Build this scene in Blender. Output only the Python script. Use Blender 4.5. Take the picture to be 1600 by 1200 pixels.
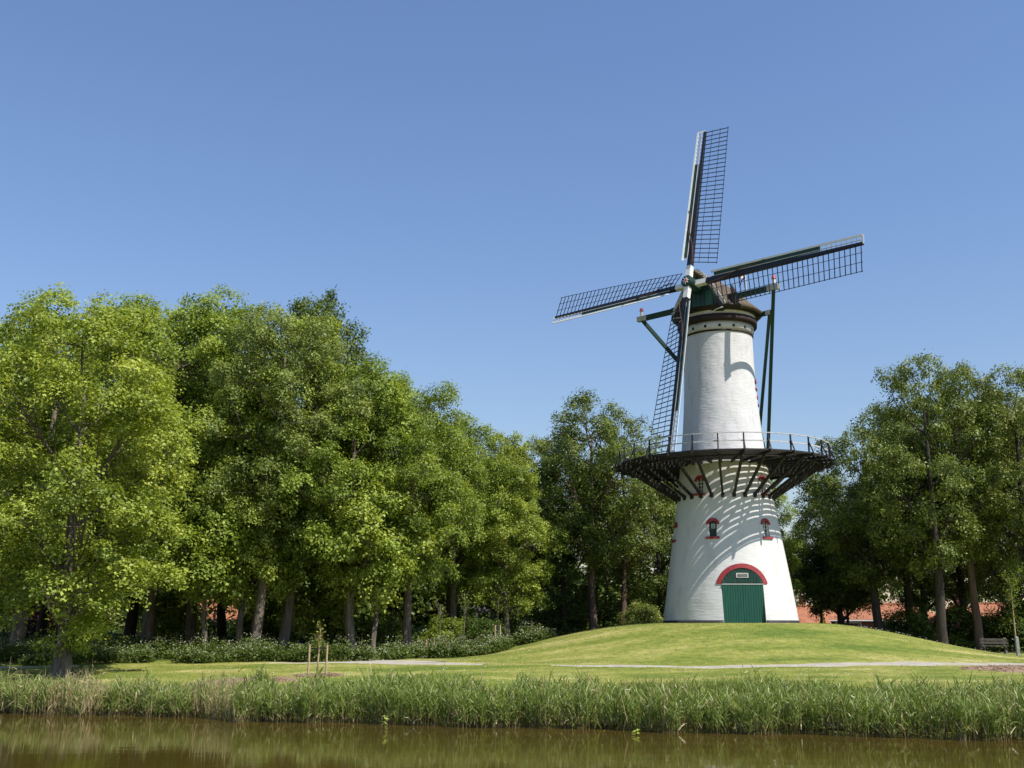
import bpy, bmesh, math, random
import numpy as np
from mathutils import Vector, Matrix

# ------------------------------------------------------------------ camera, sky, sun, exposure
scene = bpy.context.scene
for o in list(bpy.data.objects):
    bpy.data.objects.remove(o)
col = scene.collection
PITCH = math.radians(13.0)
EYE = 2.1
FPX = 1646.0
cam_d = bpy.data.cameras.new('camera')
cam = bpy.data.objects.new('camera', cam_d)
col.objects.link(cam)
cam.location = (0, 0, EYE)
cam.rotation_euler = (math.radians(90) + PITCH, 0, 0)
cam_d.sensor_width = 36
cam_d.lens = 36 * FPX / 1600
cam_d.clip_end = 6000
scene.camera = cam

SUN_AZ = math.radians(-39.5)      # direction to the sun, from +X towards +Y
SUN_EL = math.radians(54)
world = bpy.data.worlds.new('World')
scene.world = world
world.use_nodes = True
wn = world.node_tree
for n in list(wn.nodes):
    wn.nodes.remove(n)
sky = wn.nodes.new('ShaderNodeTexSky')
sky.sky_type = 'NISHITA'
sky.sun_disc = False
sky.sun_elevation = SUN_EL
sky.sun_rotation = math.pi / 2 - SUN_AZ
sky.altitude = 0
sky.air_density = 1.7
sky.dust_density = 0.0
sky.ozone_density = 9.0
bg = wn.nodes.new('ShaderNodeBackground')
bg.inputs['Strength'].default_value = 0.104
wo = wn.nodes.new('ShaderNodeOutputWorld')
tint = wn.nodes.new('ShaderNodeMix')          # the camera's white balance, the same over the whole sky
tint.data_type = 'RGBA'
tint.blend_type = 'MULTIPLY'
tint.inputs[0].default_value = 1.0
tint.inputs[7].default_value = (1.03, 0.92, 0.99, 1)
wn.links.new(sky.outputs[0], tint.inputs[6])
wn.links.new(tint.outputs[2], bg.inputs[0])
wn.links.new(bg.outputs[0], wo.inputs[0])

sun_d = bpy.data.lights.new('sun', 'SUN')
sun_d.energy = 4.8
sun_d.angle = math.radians(0.53)
sun_d.color = (1.0, 0.95, 0.87)
sun = bpy.data.objects.new('sun', sun_d)
col.objects.link(sun)
sdir = Vector((math.cos(SUN_AZ) * math.cos(SUN_EL), math.sin(SUN_AZ) * math.cos(SUN_EL), math.sin(SUN_EL)))
sun.rotation_euler = sdir.to_track_quat('Z', 'Y').to_euler()
sun.location = (40, -30, 60)

scene.view_settings.view_transform = 'Standard'
scene.view_settings.look = 'None'
scene.view_settings.gamma = 1.0
scene.view_settings.exposure = 0.42
scene.view_settings.use_curve_mapping = False
scene.render.engine = 'CYCLES'
scene.cycles.max_bounces = 6
scene.cycles.diffuse_bounces = 3
scene.cycles.glossy_bounces = 3
scene.cycles.transmission_bounces = 4
scene.cycles.use_denoising = True
scene.cycles.caustics_reflective = False
scene.cycles.caustics_refractive = False

random.seed(7)
RNG = np.random.default_rng(11)


# ------------------------------------------------------------------ small helpers
def gx(px, Y, z=0.3):
    """metres right of the line of sight for a place Y metres away"""
    return (px - 800) / FPX * (Y * math.cos(PITCH) + (z - EYE) * math.sin(PITCH))


def gz(py, Y):
    return EYE + Y * math.tan(PITCH + math.atan((600 - py) / FPX))


def tag(o, label=None, cat=None, group=None, kind=None):
    if label: o['label'] = label
    if cat: o['category'] = cat
    if group: o['group'] = group
    if kind: o['kind'] = kind
    return o


def empty(name, loc=(0, 0, 0), rz=0.0):
    e = bpy.data.objects.new(name, None)
    e.empty_display_size = 0.3
    col.objects.link(e)
    e.location = loc
    e.rotation_euler = (0, 0, rz)
    return e


def link(name, me, parent=None, mat=None):
    o = bpy.data.objects.new(name, me)
    col.objects.link(o)
    if parent is not None: o.parent = parent
    if mat is not None and not me.materials: me.materials.append(mat)
    return o


class MB:
    """collects vertices and faces of one mesh"""
    def __init__(self):
        self.v = []; self.f = []

    def add(self, vs, fs):
        b = len(self.v)
        self.v += [tuple(p) for p in vs]
        self.f += [tuple(i + b for i in q) for q in fs]
        return self

    def box(self, c, s, rz=0.0):
        cx, cy, cz = c; a, b, h = s[0] / 2, s[1] / 2, s[2] / 2
        co, si = math.cos(rz), math.sin(rz)
        vs = []
        for dz in (-h, h):
            for dx, dy in ((-a, -b), (a, -b), (a, b), (-a, b)):
                vs.append((cx + dx * co - dy * si, cy + dx * si + dy * co, cz + dz))
        return self.add(vs, [(3, 2, 1, 0), (4, 5, 6, 7), (0, 1, 5, 4), (1, 2, 6, 5), (2, 3, 7, 6), (3, 0, 4, 7)])

    def beam(self, p, q, w, h, up=(0, 0, 1), w2=None, h2=None):
        p, q, up = Vector(p), Vector(q), Vector(up)
        d = (q - p).normalized()
        if abs(d.dot(up)) > 0.98: up = Vector((1, 0, 0))
        s = d.cross(up).normalized(); u = s.cross(d).normalized()
        w2 = w if w2 is None else w2; h2 = h if h2 is None else h2
        vs = []
        for c, a, b in ((p, w / 2, h / 2), (q, w2 / 2, h2 / 2)):
            for i, j in ((-1, -1), (1, -1), (1, 1), (-1, 1)):
                vs.append(c + s * (a * i) + u * (b * j))
        return self.add(vs, [(3, 2, 1, 0), (4, 5, 6, 7), (0, 1, 5, 4), (1, 2, 6, 5), (2, 3, 7, 6), (3, 0, 4, 7)])

    def tube(self, pts, rad, n=6, cap=True):
        pts = [Vector(p) for p in pts]
        if not hasattr(rad, '__len__'): rad = [rad] * len(pts)
        rings = []
        ref = Vector((0.31, 0.95, 0.1))
        for i, p in enumerate(pts):
            d = (pts[min(i + 1, len(pts) - 1)] - pts[max(i - 1, 0)])
            d = d.normalized() if d.length > 1e-9 else Vector((0, 0, 1))
            s = d.cross(ref)
            s = s.normalized() if s.length > 1e-4 else Vector((1, 0, 0))
            u = s.cross(d)
            rings.append([p + (s * math.cos(2 * math.pi * k / n) + u * math.sin(2 * math.pi * k / n)) * rad[i] for k in range(n)])
        vs = [v for r in rings for v in r]
        fs = []
        for i in range(len(pts) - 1):
            for k in range(n):
                a, b = i * n + k, i * n + (k + 1) % n
                fs.append((b, a, a + n, b + n))
        if cap:
            fs.append(tuple(range(n)))
            fs.append(tuple(reversed(range((len(pts) - 1) * n, len(pts) * n))))
        return self.add(vs, fs)

    def lathe(self, prof, n=64, a0=0.0, a1=2 * math.pi, closed=True):
        full = abs(a1 - a0 - 2 * math.pi) < 1e-6
        m = n if full else n + 1
        vs = []
        for (r, z) in prof:
            for k in range(m):
                a = a0 + (a1 - a0) * k / n
                vs.append((r * math.cos(a), r * math.sin(a), z))
        fs = []
        L = len(prof)
        for i in range(L if closed else L - 1):
            j = (i + 1) % L
            for k in range(n):
                k2 = (k + 1) % m
                fs.append((i * m + k, i * m + k2, j * m + k2, j * m + k))
        if not full and closed:
            fs.append(tuple(i * m for i in range(L)))
            fs.append(tuple(i * m + n for i in reversed(range(L))))
        return self.add(vs, fs)

    def mesh(self, name, mat=None, smooth=False):
        me = bpy.data.meshes.new(name)
        me.from_pydata(self.v, [], self.f)
        if smooth:
            me.polygons.foreach_set('use_smooth', [True] * len(me.polygons))
        if mat: me.materials.append(mat)
        me.update()
        return me

    def build(self, name, mat, parent=None, smooth=False):
        return link(name, self.mesh(name, mat, smooth), parent)


def quad_mesh(name, Q, tint, mat):
    """Q: (n,4,3) array of quads, tint: (n,) attribute"""
    n = len(Q)
    me = bpy.data.meshes.new(name)
    me.vertices.add(n * 4)
    me.vertices.foreach_set('co', np.ascontiguousarray(Q, dtype=np.float32).ravel())
    me.loops.add(n * 4)
    me.loops.foreach_set('vertex_index', np.arange(n * 4, dtype=np.int32))
    me.polygons.add(n)
    me.polygons.foreach_set('loop_start', np.arange(0, n * 4, 4, dtype=np.int32))
    at = me.attributes.new('tint', 'FLOAT', 'FACE')
    at.data.foreach_set('value', np.ascontiguousarray(tint, dtype=np.float32))
    me.materials.append(mat)
    me.update(calc_edges=True)
    return me


# ------------------------------------------------------------------ materials
def new_mat(name):
    m = bpy.data.materials.new(name)
    m.use_nodes = True
    nt = m.node_tree
    for n in list(nt.nodes): nt.nodes.remove(n)
    out = nt.nodes.new('ShaderNodeOutputMaterial')
    bs = nt.nodes.new('ShaderNodeBsdfPrincipled')
    nt.links.new(bs.outputs[0], out.inputs[0])
    return m, nt, bs, out


def node(nt, typ, **kw):
    n = nt.nodes.new(typ)
    for k, v in kw.items():
        if k.startswith('i_'):
            n.inputs[k[2:].replace('_', ' ')].default_value = v
        else:
            setattr(n, k, v)
    return n


def ramp(nt, stops):
    r = nt.nodes.new('ShaderNodeValToRGB')
    els = r.color_ramp.elements
    while len(els) < len(stops): els.new(0.5)
    for e, (p, c) in zip(els, stops):
        e.position = p; e.color = (*c, 1)
    return r


def simple(name, c1, c2=None, scale=4.0, rough=0.6, bump=0.0, bscale=None, stretch=(1, 1, 1), spec=0.4, metal=0.0):
    m, nt, bs, out = new_mat(name)
    c2 = c2 or tuple(x * 0.75 for x in c1)
    tc = node(nt, 'ShaderNodeTexCoord')
    mp = node(nt, 'ShaderNodeMapping')
    mp.inputs['Scale'].default_value = stretch
    nt.links.new(tc.outputs['Object'], mp.inputs[0])
    nz = node(nt, 'ShaderNodeTexNoise', i_Scale=scale, i_Detail=6.0, i_Roughness=0.6)
    nt.links.new(mp.outputs[0], nz.inputs['Vector'])
    r = ramp(nt, [(0.32, c2), (0.68, c1)])
    nt.links.new(nz.outputs[0], r.inputs[0])
    nt.links.new(r.outputs[0], bs.inputs['Base Color'])
    bs.inputs['Roughness'].default_value = rough
    bs.inputs['Specular IOR Level'].default_value = spec
    bs.inputs['Metallic'].default_value = metal
    if bump:
        n2 = node(nt, 'ShaderNodeTexNoise', i_Scale=bscale or scale * 4, i_Detail=4.0)
        nt.links.new(mp.outputs[0], n2.inputs['Vector'])
        b = node(nt, 'ShaderNodeBump', i_Strength=0.8, i_Distance=bump)
        nt.links.new(n2.outputs[0], b.inputs['Height'])
        nt.links.new(b.outputs[0], bs.inputs['Normal'])
    return m


def leaf_mat(name, stops, trans=0.35, rough=0.45, spec=0.3, hue=0.02, val=0.25):
    m, nt, bs, out = new_mat(name)
    a = node(nt, 'ShaderNodeAttribute', attribute_name='tint')
    r = ramp(nt, stops)
    nt.links.new(a.outputs['Fac'], r.inputs[0])
    oi = node(nt, 'ShaderNodeObjectInfo')
    hs = node(nt, 'ShaderNodeHueSaturation')
    mr = node(nt, 'ShaderNodeMapRange')
    mr.inputs['To Min'].default_value = 0.5 - hue
    mr.inputs['To Max'].default_value = 0.5 + hue
    nt.links.new(oi.outputs['Random'], mr.inputs[0])
    mv = node(nt, 'ShaderNodeMapRange')
    mv.inputs['To Min'].default_value = 1 + val * 0.5
    mv.inputs['To Max'].default_value = 1 - val * 0.5
    nt.links.new(oi.outputs['Random'], mv.inputs[0])
    nt.links.new(mr.outputs[0], hs.inputs['Hue'])
    nt.links.new(mv.outputs[0], hs.inputs['Value'])
    nt.links.new(r.outputs[0], hs.inputs['Color'])
    nt.links.new(hs.outputs[0], bs.inputs['Base Color'])
    bs.inputs['Roughness'].default_value = rough
    bs.inputs['Specular IOR Level'].default_value = spec
    tr = node(nt, 'ShaderNodeBsdfTranslucent')
    hs2 = node(nt, 'ShaderNodeHueSaturation')
    hs2.inputs['Hue'].default_value = 0.485
    hs2.inputs['Saturation'].default_value = 1.1
    hs2.inputs['Value'].default_value = 1.3
    nt.links.new(hs.outputs[0], hs2.inputs['Color'])
    nt.links.new(hs2.outputs[0], tr.inputs[0])
    mx = node(nt, 'ShaderNodeMixShader')
    mx.inputs[0].default_value = trans
    nt.links.new(bs.outputs[0], mx.inputs[1])
    nt.links.new(tr.outputs[0], mx.inputs[2])
    nt.links.new(mx.outputs[0], out.inputs[0])
    return m


M = {}
M['leaf_maple'] = leaf_mat('leaf_maple', [(0.0, (0.080, 0.125, 0.018)), (0.5, (0.262, 0.345, 0.053)), (1.0, (0.41, 0.475, 0.09))], trans=0.34, rough=0.5, spec=0.32, hue=0.008, val=0.15)
M['leaf_mid'] = leaf_mat('leaf_mid', [(0.0, (0.060, 0.098, 0.014)), (0.5, (0.212, 0.285, 0.042)), (1.0, (0.33, 0.39, 0.07))], trans=0.34, rough=0.5, spec=0.32, hue=0.010, val=0.2)
M['leaf_ash'] = leaf_mat('leaf_ash', [(0.0, (0.070, 0.105, 0.022)), (0.5, (0.205, 0.262, 0.058)), (1.0, (0.33, 0.38, 0.105))], trans=0.34, rough=0.5, spec=0.32, hue=0.010, val=0.15)
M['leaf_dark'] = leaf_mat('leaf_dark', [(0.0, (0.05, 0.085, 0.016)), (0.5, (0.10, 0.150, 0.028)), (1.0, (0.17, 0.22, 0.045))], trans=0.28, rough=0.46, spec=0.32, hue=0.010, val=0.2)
M['leaf_olive'] = leaf_mat('leaf_olive', [(0.0, (0.065, 0.10, 0.022)), (0.5, (0.145, 0.19, 0.036)), (1.0, (0.27, 0.31, 0.062))], trans=0.27, rough=0.46, spec=0.32, hue=0.010, val=0.2)  # darker olive foliage, tone varied at random
M['leaf_gold'] = leaf_mat('leaf_gold', [(0.0, (0.20, 0.17, 0.015)), (1.0, (0.34, 0.28, 0.03))])
M['leaf_purple'] = leaf_mat('leaf_purple', [(0.0, (0.05, 0.012, 0.02)), (1.0, (0.11, 0.03, 0.045))])
M['bark'] = simple('bark', (0.20, 0.165, 0.125), (0.075, 0.062, 0.048), scale=3.0, rough=0.9, bump=0.05, bscale=9, stretch=(2.2, 2.2, 0.45), spec=0.2)
M['bark_dark'] = simple('bark_dark', (0.075, 0.063, 0.050), (0.03, 0.026, 0.021), scale=3.0, rough=0.9, bump=0.05, bscale=9, stretch=(2.2, 2.2, 0.45), spec=0.2)
M['bark_red'] = simple('bark_red', (0.17, 0.115, 0.085), (0.075, 0.05, 0.038), scale=2.5, rough=0.9, bump=0.05, bscale=9, stretch=(2.2, 2.2, 0.35), spec=0.2)
M['reed'] = leaf_mat('reed', [(0.0, (0.10, 0.07, 0.04)), (0.18, (0.33, 0.26, 0.13)), (0.34, (0.58, 0.49, 0.27)), (0.40, (0.12, 0.17, 0.034)), (0.7, (0.215, 0.285, 0.058)), (1.0, (0.36, 0.415, 0.125))], trans=0.3, rough=0.42, spec=0.4, hue=0, val=0)
M['grass_blade'] = leaf_mat('grass_blade', [(0.0, (0.30, 0.26, 0.12)), (0.12, (0.17, 0.19, 0.045)), (0.6, (0.125, 0.175, 0.03)), (1.0, (0.10, 0.155, 0.03))], trans=0.3, rough=0.5, spec=0.25, hue=0, val=0)
M['parsley'] = leaf_mat('parsley', [(0.0, (0.06, 0.10, 0.02)), (0.6, (0.12, 0.165, 0.035)), (0.70, (0.15, 0.19, 0.045)), (0.72, (0.48, 0.47, 0.32)), (1.0, (0.62, 0.60, 0.46))], trans=0.3, hue=0, val=0)
M['flower'] = simple('flower', (0.7, 0.69, 0.62), (0.6, 0.58, 0.48), rough=0.7)

M['white_paint'] = simple('white_paint', (0.78, 0.77, 0.74), (0.66, 0.65, 0.61), scale=5, rough=0.5)
M['grey_rail'] = simple('grey_rail', (0.55, 0.55, 0.53), (0.38, 0.38, 0.37), scale=7, rough=0.5)
M['black_wood'] = simple('black_wood', (0.022, 0.019, 0.018), (0.010, 0.009, 0.009), scale=6, rough=0.65, bump=0.004)
M['deck_wood'] = simple('deck_wood', (0.055, 0.045, 0.040), (0.026, 0.021, 0.019), scale=5, rough=0.75, bump=0.004)
M['blue_black'] = simple('blue_black', (0.017, 0.018, 0.026), (0.010, 0.010, 0.014), scale=6, rough=0.45)
M['green_paint'] = simple('green_paint', (0.010, 0.085, 0.058), (0.008, 0.066, 0.046), scale=3, rough=0.45, stretch=(1, 1, 0.3))
M['dark_green'] = simple('dark_green', (0.010, 0.050, 0.034), (0.006, 0.032, 0.022), scale=3, rough=0.5)
M['red_paint'] = simple('red_paint', (0.34, 0.030, 0.036), (0.21, 0.018, 0.022), scale=6, rough=0.6, bump=0.006, bscale=12)
M['bright_red'] = simple('bright_red', (0.55, 0.02, 0.03), rough=0.5)
M['blue_cloth'] = simple('blue_cloth', (0.03, 0.06, 0.25), rough=0.8)
M['brown_band'] = simple('brown_band', (0.034, 0.018, 0.014), (0.020, 0.011, 0.009), scale=5, rough=0.7)
M['thatch'] = simple('thatch', (0.17, 0.135, 0.10), (0.085, 0.067, 0.05), scale=3.5, rough=0.95, bump=0.05, bscale=16, stretch=(1, 1, 0.35), spec=0.1)
M['tan_wood'] = simple('tan_wood', (0.38, 0.28, 0.18), (0.25, 0.18, 0.11), scale=6, rough=0.8)
M['stake'] = simple('stake', (0.46, 0.35, 0.20), (0.34, 0.25, 0.14), scale=8, rough=0.85, stretch=(3, 3, 0.5))
M['rubber'] = simple('rubber', (0.015, 0.015, 0.016), rough=0.7)
M['sailcloth'] = simple('sailcloth', (0.12, 0.05, 0.04), (0.06, 0.028, 0.022), scale=8, rough=0.85)
M['painted_dark'] = simple('painted_dark', (0.010, 0.009, 0.009), rough=0.9)  # near-black colour standing in for the shade inside small openings
M['tar'] = simple('tar', (0.035, 0.033, 0.032), (0.02, 0.019, 0.018), scale=3, rough=0.7)
M['brick_red'] = simple('brick_red', (0.27, 0.10, 0.065), (0.17, 0.065, 0.045), scale=5, rough=0.85)
M['white_wall'] = simple('white_wall', (0.72, 0.71, 0.68), (0.62, 0.61, 0.58), rough=0.8)
M['bird'] = simple('bird', (0.02, 0.02, 0.022), rough=0.5)
M['car_white'] = simple('car_white', (0.72, 0.73, 0.74), (0.70, 0.71, 0.72), rough=0.25, spec=0.6)
M['dark_tiles'] = simple('dark_tiles', (0.06, 0.05, 0.048), (0.035, 0.03, 0.03), rough=0.8)
M['old_wood'] = simple('old_wood', (0.13, 0.11, 0.09), (0.07, 0.06, 0.05), scale=6, rough=0.85)
M['post_grey'] = simple('post_grey', (0.30, 0.30, 0.285), (0.20, 0.20, 0.19), rough=0.7)


def glass_mat():
    m, nt, bs, out = new_mat('dark_glass')
    bs.inputs['Base Color'].default_value = (0.02, 0.025, 0.03, 1)
    bs.inputs['Roughness'].default_value = 0.06
    bs.inputs['Specular IOR Level'].default_value = 0.6
    return m


M['glass'] = glass_mat()


def whitewash():
    """whitewashed brickwork: courses and lime skin as fine relief"""
    m, nt, bs, out = new_mat('whitewashed_brick')
    tc = node(nt, 'ShaderNodeTexCoord')
    sp = node(nt, 'ShaderNodeSeparateXYZ')
    nt.links.new(tc.outputs['Object'], sp.inputs[0])
    at = node(nt, 'ShaderNodeMath', operation='ARCTAN2')
    nt.links.new(sp.outputs['Y'], at.inputs[0]); nt.links.new(sp.outputs['X'], at.inputs[1])
    mu = node(nt, 'ShaderNodeMath', operation='MULTIPLY'); mu.inputs[1].default_value = 3.1
    nt.links.new(at.outputs[0], mu.inputs[0])
    cb = node(nt, 'ShaderNodeCombineXYZ')
    nt.links.new(mu.outputs[0], cb.inputs[0]); nt.links.new(sp.outputs['Z'], cb.inputs[1])
    br = node(nt, 'ShaderNodeTexBrick', i_Scale=1.0)
    br.inputs['Color1'].default_value = (1, 1, 1, 1)
    br.inputs['Color2'].default_value = (0.72, 0.72, 0.72, 1)
    br.inputs['Mortar'].default_value = (0, 0, 0, 1)
    br.inputs['Mortar Size'].default_value = 0.018
    br.inputs['Mortar Smooth'].default_value = 0.7
    br.inputs['Brick Width'].default_value = 0.24
    br.inputs['Row Height'].default_value = 0.085
    nt.links.new(cb.outputs[0], br.inputs['Vector'])
    mp = node(nt, 'ShaderNodeMapping'); mp.inputs['Scale'].default_value = (1.2, 5.5, 1)
    nt.links.new(cb.outputs[0], mp.inputs[0])
    nz = node(nt, 'ShaderNodeTexNoise', i_Scale=1.5, i_Detail=5.0, i_Roughness=0.6)
    nt.links.new(mp.outputs[0], nz.inputs['Vector'])
    n3 = node(nt, 'ShaderNodeTexNoise', i_Scale=0.55, i_Detail=2.0)
    nt.links.new(cb.outputs[0], n3.inputs['Vector'])
    b0 = node(nt, 'ShaderNodeBump', i_Strength=1.0, i_Distance=0.10)
    nt.links.new(n3.outputs[0], b0.inputs['Height'])
    b1 = node(nt, 'ShaderNodeBump', i_Strength=0.65, i_Distance=0.032)
    nt.links.new(nz.outputs[0], b1.inputs['Height'])
    nt.links.new(b0.outputs[0], b1.inputs['Normal'])
    b2 = node(nt, 'ShaderNodeBump', i_Strength=0.5, i_Distance=0.0035)
    nt.links.new(br.outputs['Color'], b2.inputs['Height'])
    nt.links.new(b1.outputs[0], b2.inputs['Normal'])
    nt.links.new(b2.outputs[0], bs.inputs['Normal'])
    # faint weather stains and algae with shapes of their own
    n4 = node(nt, 'ShaderNodeTexNoise', i_Scale=0.9, i_Detail=8.0, i_Roughness=0.65)
    mp2 = node(nt, 'ShaderNodeMapping'); mp2.inputs['Scale'].default_value = (1.6, 0.5, 1)
    nt.links.new(cb.outputs[0], mp2.inputs[0]); nt.links.new(mp2.outputs[0], n4.inputs['Vector'])
    r = ramp(nt, [(0.30, (0.50, 0.485, 0.455)), (0.45, (0.61, 0.60, 0.585)), (0.7, (0.645, 0.635, 0.625))])
    nt.links.new(n4.outputs[0], r.inputs[0])
    nt.links.new(r.outputs[0], bs.inputs['Base Color'])
    bs.inputs['Roughness'].default_value = 0.75
    bs.inputs['Specular IOR Level'].default_value = 0.25
    return m


M['whitewash'] = whitewash()


def tiles_mat():
    m, nt, bs, out = new_mat('roof_tiles')
    tc = node(nt, 'ShaderNodeTexCoord')
    nz = node(nt, 'ShaderNodeTexNoise', i_Scale=1.3, i_Detail=8.0, i_Roughness=0.7)
    nt.links.new(tc.outputs['Object'], nz.inputs['Vector'])
    r = ramp(nt, [(0.3, (0.20, 0.07, 0.035)), (0.55, (0.38, 0.145, 0.065)), (0.75, (0.46, 0.20, 0.10))])
    nt.links.new(nz.outputs[0], r.inputs[0])
    nt.links.new(r.outputs[0], bs.inputs['Base Color'])
    wv = node(nt, 'ShaderNodeTexWave', i_Scale=1.6, i_Distortion=0.3)
    nt.links.new(tc.outputs['Object'], wv.inputs['Vector'])
    b = node(nt, 'ShaderNodeBump', i_Strength=0.8, i_Distance=0.04)
    nt.links.new(wv.outputs['Fac'], b.inputs['Height'])
    nt.links.new(b.outputs[0], bs.inputs['Normal'])
    bs.inputs['Roughness'].default_value = 0.8
    return m


M['tiles'] = tiles_mat()


def water_mat():
    m, nt, bs, out = new_mat('pond_water')
    tc = node(nt, 'ShaderNodeTexCoord')
    mp = node(nt, 'ShaderNodeMapping'); mp.inputs['Scale'].default_value = (0.9, 3.2, 1)
    mp.inputs['Rotation'].default_value = (0, 0, math.radians(9))
    nt.links.new(tc.outputs['Object'], mp.inputs[0])
    n1 = node(nt, 'ShaderNodeTexNoise', i_Scale=2.2, i_Detail=3.0, i_Roughness=0.5)
    nt.links.new(mp.outputs[0], n1.inputs['Vector'])
    n2 = node(nt, 'ShaderNodeTexNoise', i_Scale=0.35, i_Detail=2.0)
    nt.links.new(mp.outputs[0], n2.inputs['Vector'])
    b1 = node(nt, 'ShaderNodeBump', i_Strength=0.35, i_Distance=0.004)
    nt.links.new(n1.outputs[0], b1.inputs['Height'])
    b2 = node(nt, 'ShaderNodeBump', i_Strength=0.3, i_Distance=0.012)
    nt.links.new(n2.outputs[0], b2.inputs['Height'])
    nt.links.new(b1.outputs[0], b2.inputs['Normal'])
    nt.links.new(b2.outputs[0], bs.inputs['Normal'])
    r = ramp(nt, [(0.35, (0.060, 0.044, 0.008)), (0.7, (0.075, 0.054, 0.011))])
    nt.links.new(n2.outputs[0], r.inputs[0])
    nt.links.new(r.outputs[0], bs.inputs['Base Color'])
    bs.inputs['Roughness'].default_value = 0.02
    bs.inputs['IOR'].default_value = 1.333
    return m


M['water'] = water_mat()

# ------------------------------------------------------------------ the ground, the pond and the paths
MX, MY, MZ = 13.353, 66.0, 2.30        # foot of the mill


def sst(t):
    t = np.clip(t, 0, 1)
    return t * t * (3 - 2 * t)


def shore(x):
    x = np.asarray(x, dtype=float)
    return (33.9 - 0.27 * x + 0.8 * sst((-9.0 - x) / 1.2) + 0.22 * np.sin(x * 0.9) + 0.16 * np.sin(x * 2.3 + 1)
            + 0.10 * np.sin(x * 5.1))


def ground(x, y):
    x = np.asarray(x, dtype=float); y = np.asarray(y, dtype=float)
    d = y - shore(x)
    far = -0.9 + 0.62 * sst(d / 3) + 0.30 * sst((d - 1) / 9) + 0.40 * sst((d - 6) / 13)
    far = np.where(d < 0, -0.9 - np.minimum(-d * 0.4, 1.1), far)
    dn = (5.0 - 0.27 * x) - y
    near = -0.9 + 1.2 * sst(dn / 4)
    z = np.where(dn > 0, near, far)
    r = np.hypot(x - MX, (y - MY))
    t = np.clip((r - 4.6) / 13.2, 0, 1)
    w = 0.5 + 0.5 * np.cos(np.pi * t)
    z = z + (2.335 - z) * w * (dn <= 0)
    und = 0.035 * np.sin(x * 0.45 + 0.6 * np.sin(y * 0.3)) * np.sin(y * 0.38 + 1.3) + 0.015 * np.sin(x * 1.3 + y * 0.9)
    return z + und * sst((d - 3) / 5) * (1 - w)


def G(x, y):
    return float(ground(x, y))


def ground_mat():
    m, nt, bs, out = new_mat('lawn_ground')
    tc = node(nt, 'ShaderNodeTexCoord')
    n1 = node(nt, 'ShaderNodeTexNoise', i_Scale=0.22, i_Detail=5.0, i_Roughness=0.6)
    mp = node(nt, 'ShaderNodeMapping'); mp.inputs['Scale'].default_value = (0.7, 1.8, 1)
    nt.links.new(tc.outputs['Object'], mp.inputs[0]); nt.links.new(mp.outputs[0], n1.inputs['Vector'])
    n2 = node(nt, 'ShaderNodeTexNoise', i_Scale=2.6, i_Detail=6.0, i_Roughness=0.75)
    nt.links.new(tc.outputs['Object'], n2.inputs['Vector'])
    r1 = ramp(nt, [(0.33, (0.11, 0.155, 0.026)), (0.46, (0.195, 0.218, 0.044)), (0.57, (0.28, 0.27, 0.075)), (0.67, (0.43, 0.37, 0.16))])
    nt.links.new(n1.outputs[0], r1.inputs[0])
    r2 = ramp(nt, [(0.3, (0.48, 0.58, 0.42)), (0.5, (0.95, 0.97, 0.9)), (0.68, (1.25, 1.2, 1.15))])
    nt.links.new(n2.outputs[0], r2.inputs[0])
    mul = node(nt, 'ShaderNodeMix', data_type='RGBA', blend_type='MULTIPLY')
    mul.inputs[0].default_value = 1.0
    nt.links.new(r1.outputs[0], mul.inputs[6]); nt.links.new(r2.outputs[0], mul.inputs[7])
    # woodland floor: leaf litter and earth instead of lawn
    soil = ramp(nt, [(0.3, (0.045, 0.038, 0.022)), (0.7, (0.075, 0.078, 0.028))])
    nt.links.new(n2.outputs[0], soil.inputs[0])
    a = node(nt, 'ShaderNodeAttribute', attribute_name='wood')
    mx = node(nt, 'ShaderNodeMix', data_type='RGBA')
    nt.links.new(a.outputs['Fac'], mx.inputs[0])
    nt.links.new(mul.outputs[2], mx.inputs[6]); nt.links.new(soil.outputs[0], mx.inputs[7])
    nt.links.new(mx.outputs[2], bs.inputs['Base Color'])
    bs.inputs['Roughness'].default_value = 0.9
    bs.inputs['Specular IOR Level'].default_value = 0.15
    b = node(nt, 'ShaderNodeBump', i_Strength=0.9, i_Distance=0.06)
    nt.links.new(n2.outputs[0], b.inputs['Height'])
    nt.links.new(b.outputs[0], bs.inputs['Normal'])
    return m


M['ground'] = ground_mat()


def woodmask(x, y):
    """1 where trees stand on bare woodland floor"""
    edge_l = 60.0 - 0.02 * (x + 20) ** 2 * 0.1 + 1.2 * np.sin(x * 0.4) + np.where(x > -6, (x + 6) * 1.15, 0)
    edge_r = np.where(x > 20, 78 - 0.55 * (x - 20), 1e3)
    e = np.where(x < 16, np.minimum(edge_l, 82), np.minimum(edge_r, 84))
    return sst((y - e) / 3.0)


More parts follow.
